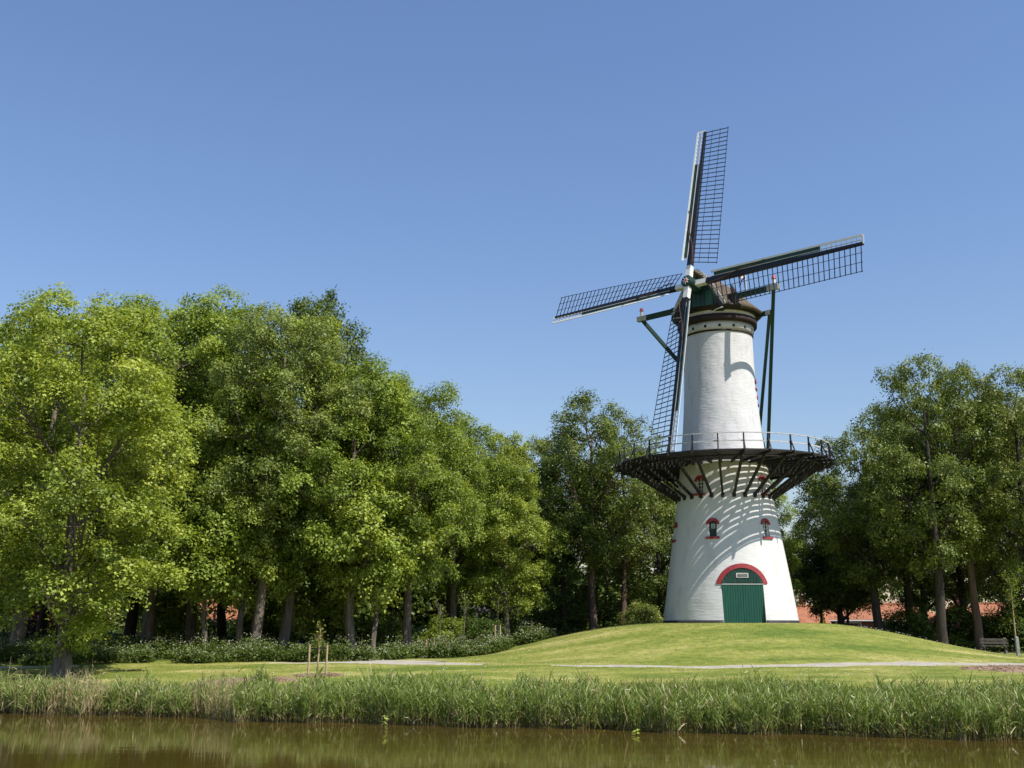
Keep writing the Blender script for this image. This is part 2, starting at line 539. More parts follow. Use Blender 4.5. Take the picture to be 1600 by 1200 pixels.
def build_ground():
    xs = np.concatenate([[-1800, -900, -450, -250, -150, -100, -75], np.arange(-58, 58.01, 0.5), [75, 100, 150, 250, 450, 900, 1800]])
    ys = np.concatenate([[-400, -120, -50, -25, -12, -6, -3], np.arange(0, 27, 1.0), np.arange(27, 90, 0.45), [92, 95, 99, 104, 112, 125, 145, 180, 250, 400, 800, 1600, 3000]])
    X, Y = np.meshgrid(xs, ys)
    Z = ground(X, Y)
    nx, ny = len(xs), len(ys)
    V = np.stack([X, Y, Z], -1).reshape(-1, 3)
    i = np.arange(nx - 1); j = np.arange(ny - 1)
    I, J = np.meshgrid(i, j)
    a = (J * nx + I).ravel()
    F = np.stack([a, a + 1, a + nx + 1, a + nx], -1)
    me = bpy.data.meshes.new('ground')
    me.from_pydata(V.tolist(), [], F.tolist())
    me.polygons.foreach_set('use_smooth', [True] * len(me.polygons))
    at = me.attributes.new('wood', 'FLOAT', 'POINT')
    at.data.foreach_set('value', woodmask(X, Y).astype(np.float32).ravel())
    me.materials.append(M['ground'])
    o = link('ground', me)
    tag(o, kind='structure')


build_ground()

wb = MB()
wb.add([(-260, -30, -0.9), (260, -160, -0.9), (260, 20, -0.9), (60, 20, -0.9), (-60, 52, -0.9), (-260, 106, -0.9)], [(0, 1, 2, 3, 4, 5)])
tag(wb.build('pond_water', M['water']), kind='structure')


def catmull(pts, n=12):
    P = [np.array(p, float) for p in pts]
    P = [2 * P[0] - P[1]] + P + [2 * P[-1] - P[-2]]
    out = []
    for i in range(1, len(P) - 2):
        for k in range(n):
            t = k / n
            out.append(0.5 * ((2 * P[i]) + (-P[i - 1] + P[i + 1]) * t + (2 * P[i - 1] - 5 * P[i] + 4 * P[i + 1] - P[i + 2]) * t * t
                              + (-P[i - 1] + 3 * P[i] - 3 * P[i + 1] + P[i + 2]) * t ** 3))
    out.append(P[-2])
    return np.array(out)


def gravel_mat(name, a, b, c):
    m, nt, bs, out = new_mat(name)
    tc = node(nt, 'ShaderNodeTexCoord')
    n1 = node(nt, 'ShaderNodeTexNoise', i_Scale=1.2, i_Detail=9.0, i_Roughness=0.75)
    nt.links.new(tc.outputs['Object'], n1.inputs['Vector'])
    r = ramp(nt, [(0.3, a), (0.5, b), (0.72, c)])
    nt.links.new(n1.outputs[0], r.inputs[0]); nt.links.new(r.outputs[0], bs.inputs['Base Color'])
    n2 = node(nt, 'ShaderNodeTexVoronoi', i_Scale=22.0)
    nt.links.new(tc.outputs['Object'], n2.inputs['Vector'])
    bp = node(nt, 'ShaderNodeBump', i_Strength=0.7, i_Distance=0.02)
    nt.links.new(n2.outputs['Distance'], bp.inputs['Height']); nt.links.new(bp.outputs[0], bs.inputs['Normal'])
    bs.inputs['Roughness'].default_value = 0.95
    bs.inputs['Specular IOR Level'].default_value = 0.15
    return m


M['gravel'] = gravel_mat('path_gravel', (0.27, 0.24, 0.185), (0.38, 0.345, 0.285), (0.47, 0.43, 0.37))
M['mulch'] = gravel_mat('wood_mulch', (0.14, 0.09, 0.055), (0.27, 0.18, 0.12), (0.38, 0.28, 0.19))


def path(name, pts, widths, mat, lift=0.02):
    c = catmull(pts)
    w = np.interp(np.linspace(0, 1, len(c)), np.linspace(0, 1, len(widths)), widths)
    mb = MB()
    t = np.gradient(c, axis=0)
    t /= np.linalg.norm(t, axis=1)[:, None]
    nrm = np.stack([-t[:, 1], t[:, 0]], -1)
    K = 7
    vs = []
    for i in range(len(c)):
        wob = (0.22 * math.sin(i * 1.7) + 0.16 * math.sin(i * 0.63 + 1) + 0.14 * math.sin(i * 2.9)) * min(1, w[i])
        for k in range(K):
            s = (k / (K - 1) - 0.5)
            p = c[i] + nrm[i] * (s * (w[i] + wob))
            edge = 0.035 if k in (0, K - 1) else 0
            vs.append((p[0], p[1], G(p[0], p[1]) + lift - edge))
    fs = []
    for i in range(len(c) - 1):
        for k in range(K - 1):
            a = i * K + k
            fs.append((a, a + 1, a + K + 1, a + K))
    mb.add(vs, fs)
    o = mb.build(name, mat, smooth=True)
    tag(o, kind='structure')
    return o


path('gravel_path', [(70, 66), (45, 58.5), (33, 54.6), (24.5, 51.6), (19, 49.9), (14.2, 48.9), (8, 48.7), (4.2, 49.1), (1.8, 49.7)],
     [2.6, 2.6, 2.5, 2.4, 2.2, 1.9, 1.5, 1.0, 0.25], M['gravel'])
path('gravel_path', [(-1.3, 51.2), (-3.2, 52.6), (-5.6, 53.4), (-8.5, 53.7), (-12, 53.7)], [0.3, 1.5, 3.4, 1.3, 0.2], M['gravel'])
path('gravel_path', [(-4.0, 53.6), (-6.2, 55.6), (-8.2, 58.6), (-9.0, 63), (-9.5, 70)], [2.6, 2.4, 1.8, 1.6, 1.5], M['gravel'], lift=0.026)
path('gravel_path', [(-21, 53.0), (-25, 52.9), (-34, 53.5), (-50, 57)], [0.3, 1.2, 1.8, 1.8], M['gravel'])


def mulch(name, cx, cy, rx, ry, hgt, seed, label):
    r = random.Random(seed)
    mb = MB()
    N, K = 30, 6
    ph = [r.uniform(0, 6.28) for _ in range(3)]
    vs = [(cx, cy, G(cx, cy) + hgt + 0.02)]
    for k in range(1, K + 1):
        for i in range(N):
            a = 2 * math.pi * i / N
            f = k / K * (1 + 0.14 * math.sin(2 * a + ph[0]) + 0.10 * math.sin(5 * a + ph[1]) + 0.06 * math.sin(9 * a + ph[2]))
            x, y = cx + rx * f * math.cos(a), cy + ry * f * math.sin(a)
            h = hgt * (1 - (k / K) ** 2) + (0.02 if k < K else -0.02) + (r.uniform(-0.02, 0.02) if k < K else 0)
            vs.append((x, y, G(x, y) + h))
    fs = [(0, 1 + i, 1 + (i + 1) % N) for i in range(N)]
    for k in range(K - 1):
        for i in range(N):
            a, b = 1 + k * N + i, 1 + k * N + (i + 1) % N
            fs.append((a, a + N, b + N, b))
    mb.add(vs, fs)
    # loose chips on the heap
    for _ in range(260):
        a, f = r.uniform(0, 6.28), math.sqrt(r.random())
        x, y = cx + rx * f * math.cos(a), cy + ry * f * math.sin(a)
        L = r.uniform(0.05, 0.16); az = r.uniform(0, 3.14)
        z = G(x, y) + hgt * (1 - f * f) + 0.03
        mb.beam((x - L * math.cos(az) / 2, y - L * math.sin(az) / 2, z), (x + L * math.cos(az) / 2, y + L * math.sin(az) / 2, z + r.uniform(-.03, .05)), 0.035, 0.02)
    o = mb.build(name, M['mulch'])
    tag(o, label, 'mulch', kind='stuff')


mulch('wood_chip_patch', -10.7, 44.3, 2.0, 1.3, 0.10, 3, 'low brown patch of wood chips behind the reeds at left')
mulch('wood_chip_patch', 20.5, 45.4, 1.8, 1.8, 0.10, 5, 'brown heap of wood chips beside the path at right')
mulch('wood_chip_patch', -8.15, 46.0, 1.0, 0.8, 0.03, 8, 'small round wood chip bed under the staked sapling')

# ------------------------------------------------------------------ the windmill
mill = empty('windmill', (MX, MY, MZ))
tag(mill, 'tall white tower windmill with wooden gallery, thatched cap and four lattice sails', 'windmill')
TC = math.atan2(-MY, -MX)             # bearing from the mill to the viewer
_pz = np.array([2.30, 4.7, 7.14, 9.92, 12.0, 13.38, 14.24, 16.3, 18.1, 20.35]) - MZ
_pr = np.array([4.07, 3.73, 3.37, 2.97, 2.69, 2.54, 2.45, 2.31, 2.24, 2.21])
_pc = np.polyfit(_pz, _pr, 4)


def RT(z):
    return float(np.polyval(_pc, z))


ZT = 18.05
NSEG, NROW = 96, 60
prof = [(0.0001, -0.6)] + [(RT(max(z, 0)) + (0.09 * -min(z, 0)), z) for z in np.concatenate([[-0.6], np.linspace(0, ZT, NROW)])] + [(0.0001, ZT)]
tw = MB()
tw.lathe(prof, NSEG, closed=False)
tower_me = tw.mesh('tower', M['whitewash'], True)
tower = link('tower', tower_me, mill)


def dirs(phi):
    a = TC + math.radians(phi)
    n = Vector((math.cos(a), math.sin(a), 0))
    t = Vector((-math.sin(a), math.cos(a), 0))      # towards the viewer's right
    return n, t


def arch_outline(hw, hs, rise, n=14):
    """closed outline (u, v): rectangle hw wide each side up to hs, segmental arch above"""
    R = (hw * hw + rise * rise) / (2 * rise)
    c = hs + rise - R
    a0 = math.asin(min(1, hw / R))
    if rise > hw: a0 = math.pi - a0
    pts = [(-hw, 0), (hw, 0)]
    for i in range(n + 1):
        a = a0 - 2 * a0 * i / n
        pts.append((R * math.sin(a), c + R * math.cos(a)))
    return pts


def prism(outline, phi, z0, d0, d1):
    n, t = dirs(phi)
    mb = MB()
    N = len(outline)
    vs = [n * d0 + t * u + Vector((0, 0, z0 + v)) for u, v in outline] + [n * d1 + t * u + Vector((0, 0, z0 + v)) for u, v in outline]
    fs = [tuple(reversed(range(N))), tuple(range(N, 2 * N))] + [(i, (i + 1) % N, N + (i + 1) % N, N + i) for i in range(N)]
    mb.add(vs, fs)
    return mb


# openings are really cut into the wall
DOOR_PHI, DOOR_D = 12.5, 3.60
WIN = []
for p in (-14, 46, -73, 107, 167, -133): WIN.append((p, 5.05, 'low'))
for p in (-30.5, 54, 140, -120): WIN.append((p, 7.72, 'high'))
for p in (80,): WIN.append((p, 14.55, 'slit'))
for p in (85,): WIN.append((p, 13.55, 'slit'))
cutters = []
cm = prism(arch_outline(1.22, 2.36, 0.82), DOOR_PHI, -0.3, DOOR_D - 0.06, 6.0)
# lower the base of the cut so that the threshold is open
cm.v = [(x, y, z) for x, y, z in cm.v]
cutters.append(cm)
for phi, zb, kind in WIN:
    hw, hs, ri = (0.24, 0.86, 0.15) if kind != 'slit' else (0.16, 0.4, 0.1)
    R = RT(zb + 0.5)
    cutters.append(prism(arch_outline(hw, hs, ri, 8), phi, zb, R - 0.24, R + 0.6))
dg = None
cobs = []
for i, c in enumerate(cutters):
    if i == 0:
        c.v = [(x, y, z + 0.3 if z < 0.2 else z + 0.3) for x, y, z in c.v]
    me = c.mesh('cut')
    bm = bmesh.new(); bm.from_mesh(me); bmesh.ops.recalc_face_normals(bm, faces=bm.faces); bm.to_mesh(me); bm.free()
    co = link('cut', me)
    co.location = (MX, MY, MZ)
    cobs.append(co)
bm = bmesh.new(); bm.from_mesh(tower_me); bmesh.ops.remove_doubles(bm, verts=bm.verts, dist=0.0005)
bmesh.ops.recalc_face_normals(bm, faces=bm.faces); bm.to_mesh(tower_me); bm.free()
for co in cobs:
    md = tower.modifiers.new('cut', 'BOOLEAN')
    md.operation = 'DIFFERENCE'; md.object = co; md.solver = 'EXACT'
bpy.context.view_layer.update()
ev = tower.evaluated_get(bpy.context.evaluated_depsgraph_get())
nm = bpy.data.meshes.new_from_object(ev)
tower.modifiers.clear()
tower.data = nm
nm.name = 'tower'
# smooth round wall, flat reveals
bm = bmesh.new(); bm.from_mesh(nm)
for f in bm.faces:
    c = f.calc_center_median()
    rad = Vector((c.x, c.y, 0)).normalized()
    r = math.hypot(c.x, c.y)
    f.smooth = abs(r - RT(max(c.z, 0))) < 0.03 and f.normal.dot(rad) > 0.8
for e in bm.edges:
    if len(e.link_faces) == 2 and e.link_faces[0].smooth != e.link_faces[1].smooth: e.smooth = False
bm.to_mesh(nm); bm.free()
for co in cobs: bpy.data.objects.remove(co)


def wrap(phi, u, z, w):
    """point on the battered round wall: u metres sideways, z up, w metres proud of it"""
    R = RT(max(z, 0))
    a = TC + math.radians(phi) + u / R
    return Vector(((R + w) * math.cos(a), (R + w) * math.sin(a), z))


def arch_band(phi, z0, hw_i, rise_i, hw_o, rise_o, hs, w0, w1, n=16, legs=0.0):
    """curved brick arch following the wall between an inner and an outer arch line"""
    inn = arch_outline(hw_i, hs, rise_i, n)[2:]
    out = arch_outline(hw_o, hs, rise_o, n)[2:]
    if legs:
        inn = [(inn[0][0], hs - legs)] + inn + [(inn[-1][0], hs - legs)]
        out = [(out[0][0], hs - legs)] + out + [(out[-1][0], hs - legs)]
    mb = MB()
    vs = []
    for (a, b) in zip(inn, out):
        for (u, v), w in ((a, w0), (b, w0), (b, w1), (a, w1)):
            vs.append(wrap(phi, u, z0 + v, w))
    fs = []
    m = len(inn)
    for i in range(m - 1):
        for k in range(4):
            fs.append((i * 4 + k, i * 4 + (k + 1) % 4, i * 4 + 4 + (k + 1) % 4, i * 4 + 4 + k))
    fs += [(3, 2, 1, 0), tuple((m - 1) * 4 + k for k in range(4))]
    return mb.add(vs, fs)


def wall_slab(phi, z0, hw, h, w0, w1, n=4):
    mb = MB()
    vs = []
    for i in range(n + 1):
        u = -hw + 2 * hw * i / n
        for zz, w in ((z0, w0), (z0, w1), (z0 + h, w1), (z0 + h, w0)):
            vs.append(wrap(phi, u, zz, w))
    fs = []
    for i in range(n):
        for k in range(4):
            fs.append((i * 4 + k, i * 4 + (k + 1) % 4, i * 4 + 4 + (k + 1) % 4, i * 4 + 4 + k))
    fs += [(3, 2, 1, 0), tuple(n * 4 + k for k in range(4))]
    return mb.add(vs, fs)


def flat(phi, z0, d, u0, u1, v0, v1, th, mb=None):
    """upright plate in a vertical plane at distance d from the mill's axis"""
    n, t = dirs(phi)
    mb = mb or MB()
    vs = []
    for dd in (d, d + th):
        for u, v in ((u0, v0), (u1, v0), (u1, v1), (u0, v1)):
            vs.append(n * dd + t * u + Vector((0, 0, z0 + v)))
    return mb.add(vs, [(3, 2, 1, 0), (4, 5, 6, 7), (0, 1, 5, 4), (1, 2, 6, 5), (2, 3, 7, 6), (3, 0, 4, 7)])


# windows
for phi, zb, kind in WIN:
    slit = kind == 'slit'
    hw, hs, ri = (0.24, 0.86, 0.15) if not slit else (0.16, 0.4, 0.1)
    R = RT(zb + 0.5)
    d = R - 0.20
    shutter = phi in (-14, 167)
    if shutter:
        w = prism(arch_outline(hw, hs, ri, 8), phi, zb, d, d + 0.05).build('window', M['dark_green'], mill)
        w['label'] = 'dark green shutter with a small white barred opening'
        g = flat(phi, zb, d + 0.05, -0.11, 0.11, 0.50, 0.76, 0.012).build('frame', M['white_paint'], w)
        for v in (0.535, 0.645):
            flat(phi, zb, d + 0.062, -0.08, 0.08, v, v + 0.075, 0.004).build('pane', M['glass'], w)
    else:
        w = prism(arch_outline(hw, hs, ri, 8), phi, zb, d, d + 0.02).build('window', M['glass'], mill)
        if not slit:
            fr = MB()
            flat(phi, zb, d + 0.022, -hw, -hw + 0.05, 0, hs + 0.02, 0.05, fr)
            flat(phi, zb, d + 0.022, hw - 0.05, hw, 0, hs + 0.02, 0.05, fr)
            flat(phi, zb, d + 0.022, -hw + 0.05, hw - 0.05, 0, 0.05, 0.05, fr)
            fr.build('frame', M['white_paint'], w)
            flat(phi, zb, d + 0.022, -0.018, 0.018, 0.05, hs + ri - 0.02, 0.035).build('glazing_bar', M['white_paint'], w)
            for v in (0.26, 0.48, 0.70):
                flat(phi, zb, d + 0.022, -hw + 0.05, hw - 0.05, v, v + 0.03, 0.030).build('glazing_bar', M['white_paint'], w)
    if slit:
        arch_band(phi, zb, hw, ri, hw + 0.11, ri + 0.11, hs, -0.12, 0.045, 8, legs=0.05).build('lintel', M['red_paint'], w)
        wall_slab(phi, zb - 0.12, hw + 0.11, 0.12, -0.1, 0.06).build('sill', M['red_paint'], w)
    else:
        arch_band(phi, zb, hw + 0.002, ri, hw + 0.155, ri + 0.17, hs - 0.06, -0.14, 0.05, 10, legs=0.06).build('lintel', M['red_paint'], w)
        wall_slab(phi, zb - 0.125, hw + 0.165, 0.125, -0.12, 0.085).build('sill', M['red_paint'], w)

# the big double door
arch_band(DOOR_PHI, 0, 1.225, 0.82, 1.52, 1.08, 2.36, -0.25, 0.05, 22, legs=0.10).build('door_arch', M['red_paint'], mill)
for s in (-1, 1):
    mb = MB()
    npl = 8
    for i in range(npl):
        u0 = 0.012 + (1.2 - 0.012) * i / npl; u1 = 0.012 + (1.2 - 0.012) * (i + 1) / npl - 0.016
        a, b = sorted((s * u0, s * u1))
        flat(DOOR_PHI, 0, DOOR_D + 0.0, a, b, 0.02, 2.20, 0.05, mb)
    a, b = sorted((s * 0.015, s * 1.205))
    flat(DOOR_PHI, 0, DOOR_D - 0.03, a, b, 0.02, 2.20, 0.042, mb)
    leaf = mb.build('door_leaf', M['green_paint'], mill)
mb = MB()
top = arch_outline(1.21, 2.36, 0.81)
topv = [(u, v) for u, v in top[2:]]
outl = [(-1.21, 2.29), (1.21, 2.29)] + topv
prism(outl, DOOR_PHI, 0, DOOR_D - 0.02, DOOR_D + 0.01).build('fanlight', M['dark_green'], mill)
fan = bpy.data.objects.get('fanlight')
for i in range(14):
    u0 = -1.16 + 2.32 * i / 14; u1 = u0 + 2.32 / 14 - 0.015
    uu = max(abs(u0), abs(u1))
    R = (1.21 ** 2 + 0.81 ** 2) / (2 * 0.81); c = 2.36 + 0.81 - R
    vt = c + math.sqrt(max(R * R - uu * uu, 0)) - 0.02
    if vt > 2.34:
        flat(DOOR_PHI, 0, DOOR_D + 0.011, u0, u1, 2.32, vt, 0.022).build('plank', M['dark_green'] if vt > 2.6 else M['green_paint'], fan)
flat(DOOR_PHI, 0, DOOR_D + 0.0, -1.21, 1.21, 2.22, 2.27, 0.07).build('transom', M['grey_rail'], mill)
v = flat(DOOR_PHI, 0, DOOR_D + 0.033, -0.35, 0.35, 2.62, 2.88, 0.03).build('vent_grille', M['white_paint'], fan)
bars = MB()
for k in range(3):
    flat(DOOR_PHI, 0, DOOR_D + 0.064, -0.31, 0.31, 2.655 + k * 0.07, 2.70 + k * 0.07, 0.004, bars)
bars.build('painted_slot', M['painted_dark'], fan)  # thin dark strips on the plate; the shade in the slots is painted
# tarred foot of the wall, open at the door
da = 1.27 / RT(0)
a0 = TC + math.radians(DOOR_PHI) + da
pl = MB()
pl.lathe([(RT(0) - 0.2, -0.4), (RT(0) + 0.03, -0.4), (RT(0) + 0.022, 0.19), (RT(0) - 0.2, 0.2)], 90, a0, a0 + 2 * math.pi - 2 * da)
pl.build('plinth', M['tar'], mill, True)
flat(DOOR_PHI, 0, DOOR_D - 0.05, -1.2, 1.2, -0.3, 0.018, 0.35).build('threshold', M['tar'], mill)

# bands under the cap
def ring(name, r0a, r0b, z0, z1, mat, inner=1.9):
    mb = MB(); mb.lathe([(inner, z0), (r0a, z0), (r0b, z1), (inner, z1)], 72)
    o = mb.build(name, mat, mill)
    for p in o.data.polygons: p.use_smooth = abs(p.normal.z) < 0.7
    return o


ring('moulding', 2.27, 2.27, 17.98, 18.09, M['brown_band'])
ring('vent_band', 2.26, 2.33, 18.092, 18.62, M['whitewash'])
ring('cap_rail', 2.52, 2.56, 18.622, 19.05, M['brown_band'])
ring('curb', 2.45, 2.45, 19.052, 19.56, M['white_paint'])
ring('eave_board', 2.66, 2.90, 19.30, 19.51, M['black_wood'], inner=2.455)
for k in range(16):
    n, t = dirs(k * 22.5 + 4)
    mb = MB()
    mb.beam(n * 2.2 + Vector((0, 0, 18.33)), n * 2.31 + Vector((0, 0, 18.33)), 0.15, 0.16)
    mb.build('painted_vent', M['painted_dark'], mill)  # solid dark block, the darkness of a hole painted rather than cut

# gallery
ND, GZ = 28, 12.0 - MZ
half = math.pi / ND
order = sorted(range(ND), key=lambda k: abs((k * 360 / ND - 2.2 + 180 / ND + 180) % 360 - 180))
front = set(order[:21])
rows = [(2.74 + 0.285 * k, 2.74 + 0.285 * k + 0.198) for k in range(14)]
rest = MB()
board_me = []
for ri, ro in rows:
    mb = MB()
    h = half * 0.992
    vs = []
    for z in (0.01, 0.04):
        for r, a in ((ri, -h), (ro, -h), (ro, h), (ri, h)):
            vs.append((r * math.cos(a), r * math.sin(a), z))
    mb.add(vs, [(3, 2, 1, 0), (4, 5, 6, 7), (0, 1, 5, 4), (1, 2, 6, 5), (2, 3, 7, 6), (3, 0, 4, 7)])
    board_me.append(mb)
board_data = [b.mesh('gallery_board', M['deck_wood']) for b in board_me]
for k in range(ND):
    az = TC + math.radians(k * 360 / ND - 2.2) + half
    if k in front:
        for me in board_data:
            o = link('gallery_board', me, mill)
            o.location = (0, 0, GZ + random.uniform(-0.004, 0.004)); o.rotation_euler = (0, 0, az)
    else:
        Rm = Matrix.Rotation(az, 4, 'Z')
        for b in board_me:
            rest.add([Rm @ Vector(p) + Vector((0, 0, GZ)) for p in b.v], b.f)
ro_ = rest.build('gallery_boards_behind', M['deck_wood'], mill)
ro_['kind'] = 'stuff'
jm = MB().beam((2.55, 0, -0.09), (6.88, 0, -0.08), 0.10, 0.15).mesh('gallery_joist', M['black_wood'])
zs = 9.86 - MZ
sm = MB().beam((RT(zs) - 0.02, 0, zs - GZ), (5.95, 0, -0.20), 0.13, 0.15)
sm.box((RT(zs) + 0.04, 0, zs - GZ - 0.02), (0.16, 0.2, 0.26))
sm = sm.mesh('gallery_strut', M['black_wood'])
pm = MB().beam((6.53, 0, -0.02), (6.53, 0, 0.98), 0.075, 0.075).mesh('railing_post', M['black_wood'])
bm_ = MB().beam((6.85, 0, -0.03), (6.57, 0, 0.62), 0.06, 0.06, up=(0, 1, 0)).mesh('post_brace', M['black_wood'])
for k in range(ND):
    az = TC + math.radians(k * 360 / ND - 2.2)
    for nme, me in (('gallery_joist', jm), ('gallery_strut', sm)):
        o = link(nme, me, mill); o.location = (0, 0, GZ); o.rotation_euler = (0, 0, az)
    p = link('railing_post', pm, mill); p.location = (0, 0, GZ); p.rotation_euler = (0, 0, az)
    b = link('post_brace', bm_, p)


def poly_ring(name, r, z, w, h, mat):
    mb = MB()
    P = [Vector((r * math.cos(TC + math.radians(k * 360 / ND - 2.2)), r * math.sin(TC + math.radians(k * 360 / ND - 2.2)), z)) for k in range(ND)]
    for k in range(ND): mb.beam(P[k], P[(k + 1) % ND], w, h)
    return mb.build(name, mat, mill)


poly_ring('handrail', 6.53, GZ + 1.005, 0.07, 0.05, M['grey_rail'])
poly_ring('middle_rail', 6.475, GZ + 0.54, 0.03, 0.07, M['grey_rail'])
poly_ring('ring_beam', 5.92, GZ - 0.21, 0.06, 0.10, M['black_wood'])
poly_ring('edge_board', 6.70, GZ - 0.01, 0.04, 0.10, M['black_wood'])

# cap
CA, CT, CR = math.radians(43.14), math.radians(12.66), math.radians(-0.83)
nh = Vector((-math.sin(CA), -math.cos(CA), 0))       # the way the cap faces
hh = Vector((math.cos(CA), -math.sin(CA), 0))        # sideways, to the viewer's right
n3 = nh * math.cos(CT) + Vector((0, 0, math.sin(CT)))
u3 = Vector((0, 0, math.cos(CT))) - nh * math.sin(CT)
H = nh * 2.98 + Vector((0, 0, 23.39 - MZ))
CL = lambda f, s, z: nh * f + hh * s + Vector((0, 0, z))

fs_ = np.array([2.15, 1.7, 1.1, 0.5, -0.1, -0.7, -1.3, -1.9, -2.35, -2.65, -2.80])
rid = np.interp(fs_, [-2.8, -2.35, -2, -1, 0, 1, 2.2], [0.30, 0.75, 1.08, 1.72, 2.25, 2.55, 2.66])
pex = lambda f: float(np.interp(f, [-2, 0, 2.15], [1.9, 1.7, 1.3]))
ZE = 19.50
cp = MB()
T = np.linspace(-1, 1, 25)
vs = []
for f, rz in zip(fs_, rid):
    w = math.sqrt(max(2.92 ** 2 - f * f, 0.05)) * (1.0 if f < 1 else 1 - 0.08 * (f - 1))
    for t in T:
        a = abs(t)
        z = ZE + rz * (1 - a ** pex(f))
        flare = 0.05 * max(0, a - 0.85) / 0.15
        vs.append(CL(f, (t * w * (1 - 0.06 * math.sin(math.pi * a))) + math.copysign(flare, t), z))
nT = len(T)
ff = []
for i in range(len(fs_) - 1):
    for k in range(nT - 1):
        ff.append((i * nT + k, i * nT + k + 1, (i + 1) * nT + k + 1, (i + 1) * nT + k))
cp.add(vs, ff)
last = (len(fs_) - 1) * nT
cp.f.append(tuple(last + k for k in range(nT)))
# thickness of the thatch: inner copy 0.25 m in, joined along the front and the eaves
cap = cp.build('cap', M['thatch'], mill, True)
sol = cap.modifiers.new('thick', 'SOLIDIFY'); sol.thickness = 0.22; sol.offset = -1; sol.use_even_offset = False
# front: green boarding
w0 = math.sqrt(2.92 ** 2 - 2.15 ** 2)
gw = MB()
nb = 11
for i in range(nb):
    s0 = -w0 * 0.93 + 2 * w0 * 0.93 * i / nb; s1 = s0 + 2 * w0 * 0.93 / nb - 0.02
    zt = [ZE + 2.66 * (1 - (abs(s) / w0) ** 1.3) - 0.10 for s in (s0, s1)]
    zb = ZE - 0.28
    vs = [CL(f, s, z) for f in (2.05, 2.10) for s, z in ((s0, zb), (s1, zb), (s1, max(zt[1], zb + .1)), (s0, max(zt[0], zb + .1)))]
    gw.add(vs, [(3, 2, 1, 0), (4, 5, 6, 7), (0, 1, 5, 4), (1, 2, 6, 5), (2, 3, 7, 6), (3, 0, 4, 7)])
gab = gw.build('cap_front', M['dark_green'], mill)
bk = MB()
bk.add([CL(2.03, s, z) for s, z in [(-w0 * .95, ZE - .25), (w0 * .95, ZE - .25)] + [(w0 * .95 * c, ZE + 2.6 * (1 - abs(c) ** 1.3)) for c in np.linspace(0.95, -0.95, 15)]], [tuple(range(17))])
bk.build('cap_front_lining', M['black_wood'], mill)
# framed doors either side of the shaft
for s in (-1, 1):
    a, b = sorted((s * 0.55, s * 1.12))
    q = MB()
    vs = [CL(f, x, z) for f in (2.11, 2.16) for x, z in ((a, ZE + 0.12), (b, ZE + 0.12), (b, ZE + 1.15), (a, ZE + 1.15))]
    q.add(vs, [(3, 2, 1, 0), (4, 5, 6, 7), (0, 1, 5, 4), (1, 2, 6, 5), (2, 3, 7, 6), (3, 0, 4, 7)])
    q.build('storm_hatch', M['green_paint'], mill)
# barge boards along the front edge of the thatch
for s in (-1, 1):
    pts = [CL(2.19, s * w0 * c, ZE + 2.67 * (1 - c ** 1.3) + 0.02) for c in np.linspace(0.0, 1.0, 14)]
    q = MB()
    for a, b in zip(pts[:-1], pts[1:]): q.beam(a, b, 0.05, 0.20, up=nh.cross(b - a) * s)
    q.build('barge_board', M['grey_rail'] if s < 0 else M['white_paint'], mill)
# little plank hood over the shaft
q = MB()
for k in range(6):
    s = -0.5 + k * 0.2
    q.beam(CL(1.5, s, ZE + 2.62 - abs(s) * .75), CL(2.62, s, ZE + 2.56 - abs(s) * .75), 0.18, 0.05)
q.build('shaft_hood', M['tan_wood'], mill)
# beard board with a scalloped white edge
pts = []
for i in range(41):
    s = -1.85 + 3.7 * i / 40
    z = ZE - 0.20 - 0.30 * math.cos(s * math.pi / 3.7) + 0.07 * abs(math.sin(s * 3.4))
    pts.append((s, z))
q = MB()
vs = [CL(2.17, s, z) for s, z in pts] + [CL(2.17, s, ZE + 0.10) for s, z in pts] + [CL(2.22, s, z) for s, z in pts] + [CL(2.22, s, ZE + 0.10) for s, z in pts]
N = len(pts)
ff = []
for i in range(N - 1):
    ff += [(i, i + 1, N + i + 1, N + i), (2 * N + i, 3 * N + i, 3 * N + i + 1, 2 * N + i + 1), (i, 2 * N + i, 2 * N + i + 1, i + 1), (N + i, N + i + 1, 3 * N + i + 1, 3 * N + i)]
q.add(vs, ff)
beard = q.build('beard_board', M['dark_green'], mill)
q = MB(); q.tube([CL(2.24, s, z + 0.01) for s, z in pts], 0.04, 5)
q.build('scalloped_edge', M['white_paint'], beard)
for s in (-1, 1):
    q = MB(); q.box(CL(2.0, s * 1.45, ZE - 0.05), (0.5, 0.35, 0.5), -CA)
    q.build('bracket', M['brown_band'], mill)

# windshaft and poll end
q = MB(); q.tube([H - n3 * 1.4, H - n3 * 0.25], [0.30, 0.33], 14)
q.build('windshaft', M['dark_green'], mill, False)
q = MB(); q.tube([H - n3 * 0.45, H - n3 * 0.40, H + n3 * 0.42, H + n3 * 0.47], [0.34, 0.43, 0.40, 0.33], 16)
poll = q.build('poll_end', M['dark_green'], mill)
st = MB()
ring_o, ring_i = 0.31, 0.10
cen = H + n3 * 0.475
vs = [cen + n3 * 0.03] + [cen + (hh * math.sin(math.pi * k / 8) + u3 * math.cos(math.pi * k / 8)) * (ring_o if k % 2 == 0 else ring_i) for k in range(16)]
st.add(vs, [(0, 1 + (k + 1) % 16, 1 + k) for k in range(16)])
st.build('star', M['white_paint'], poll)
q = MB(); q.tube([cen + n3 * 0.01, cen + n3 * 0.05], 0.085, 12); q.build('star_boss', M['bright_red'], poll)

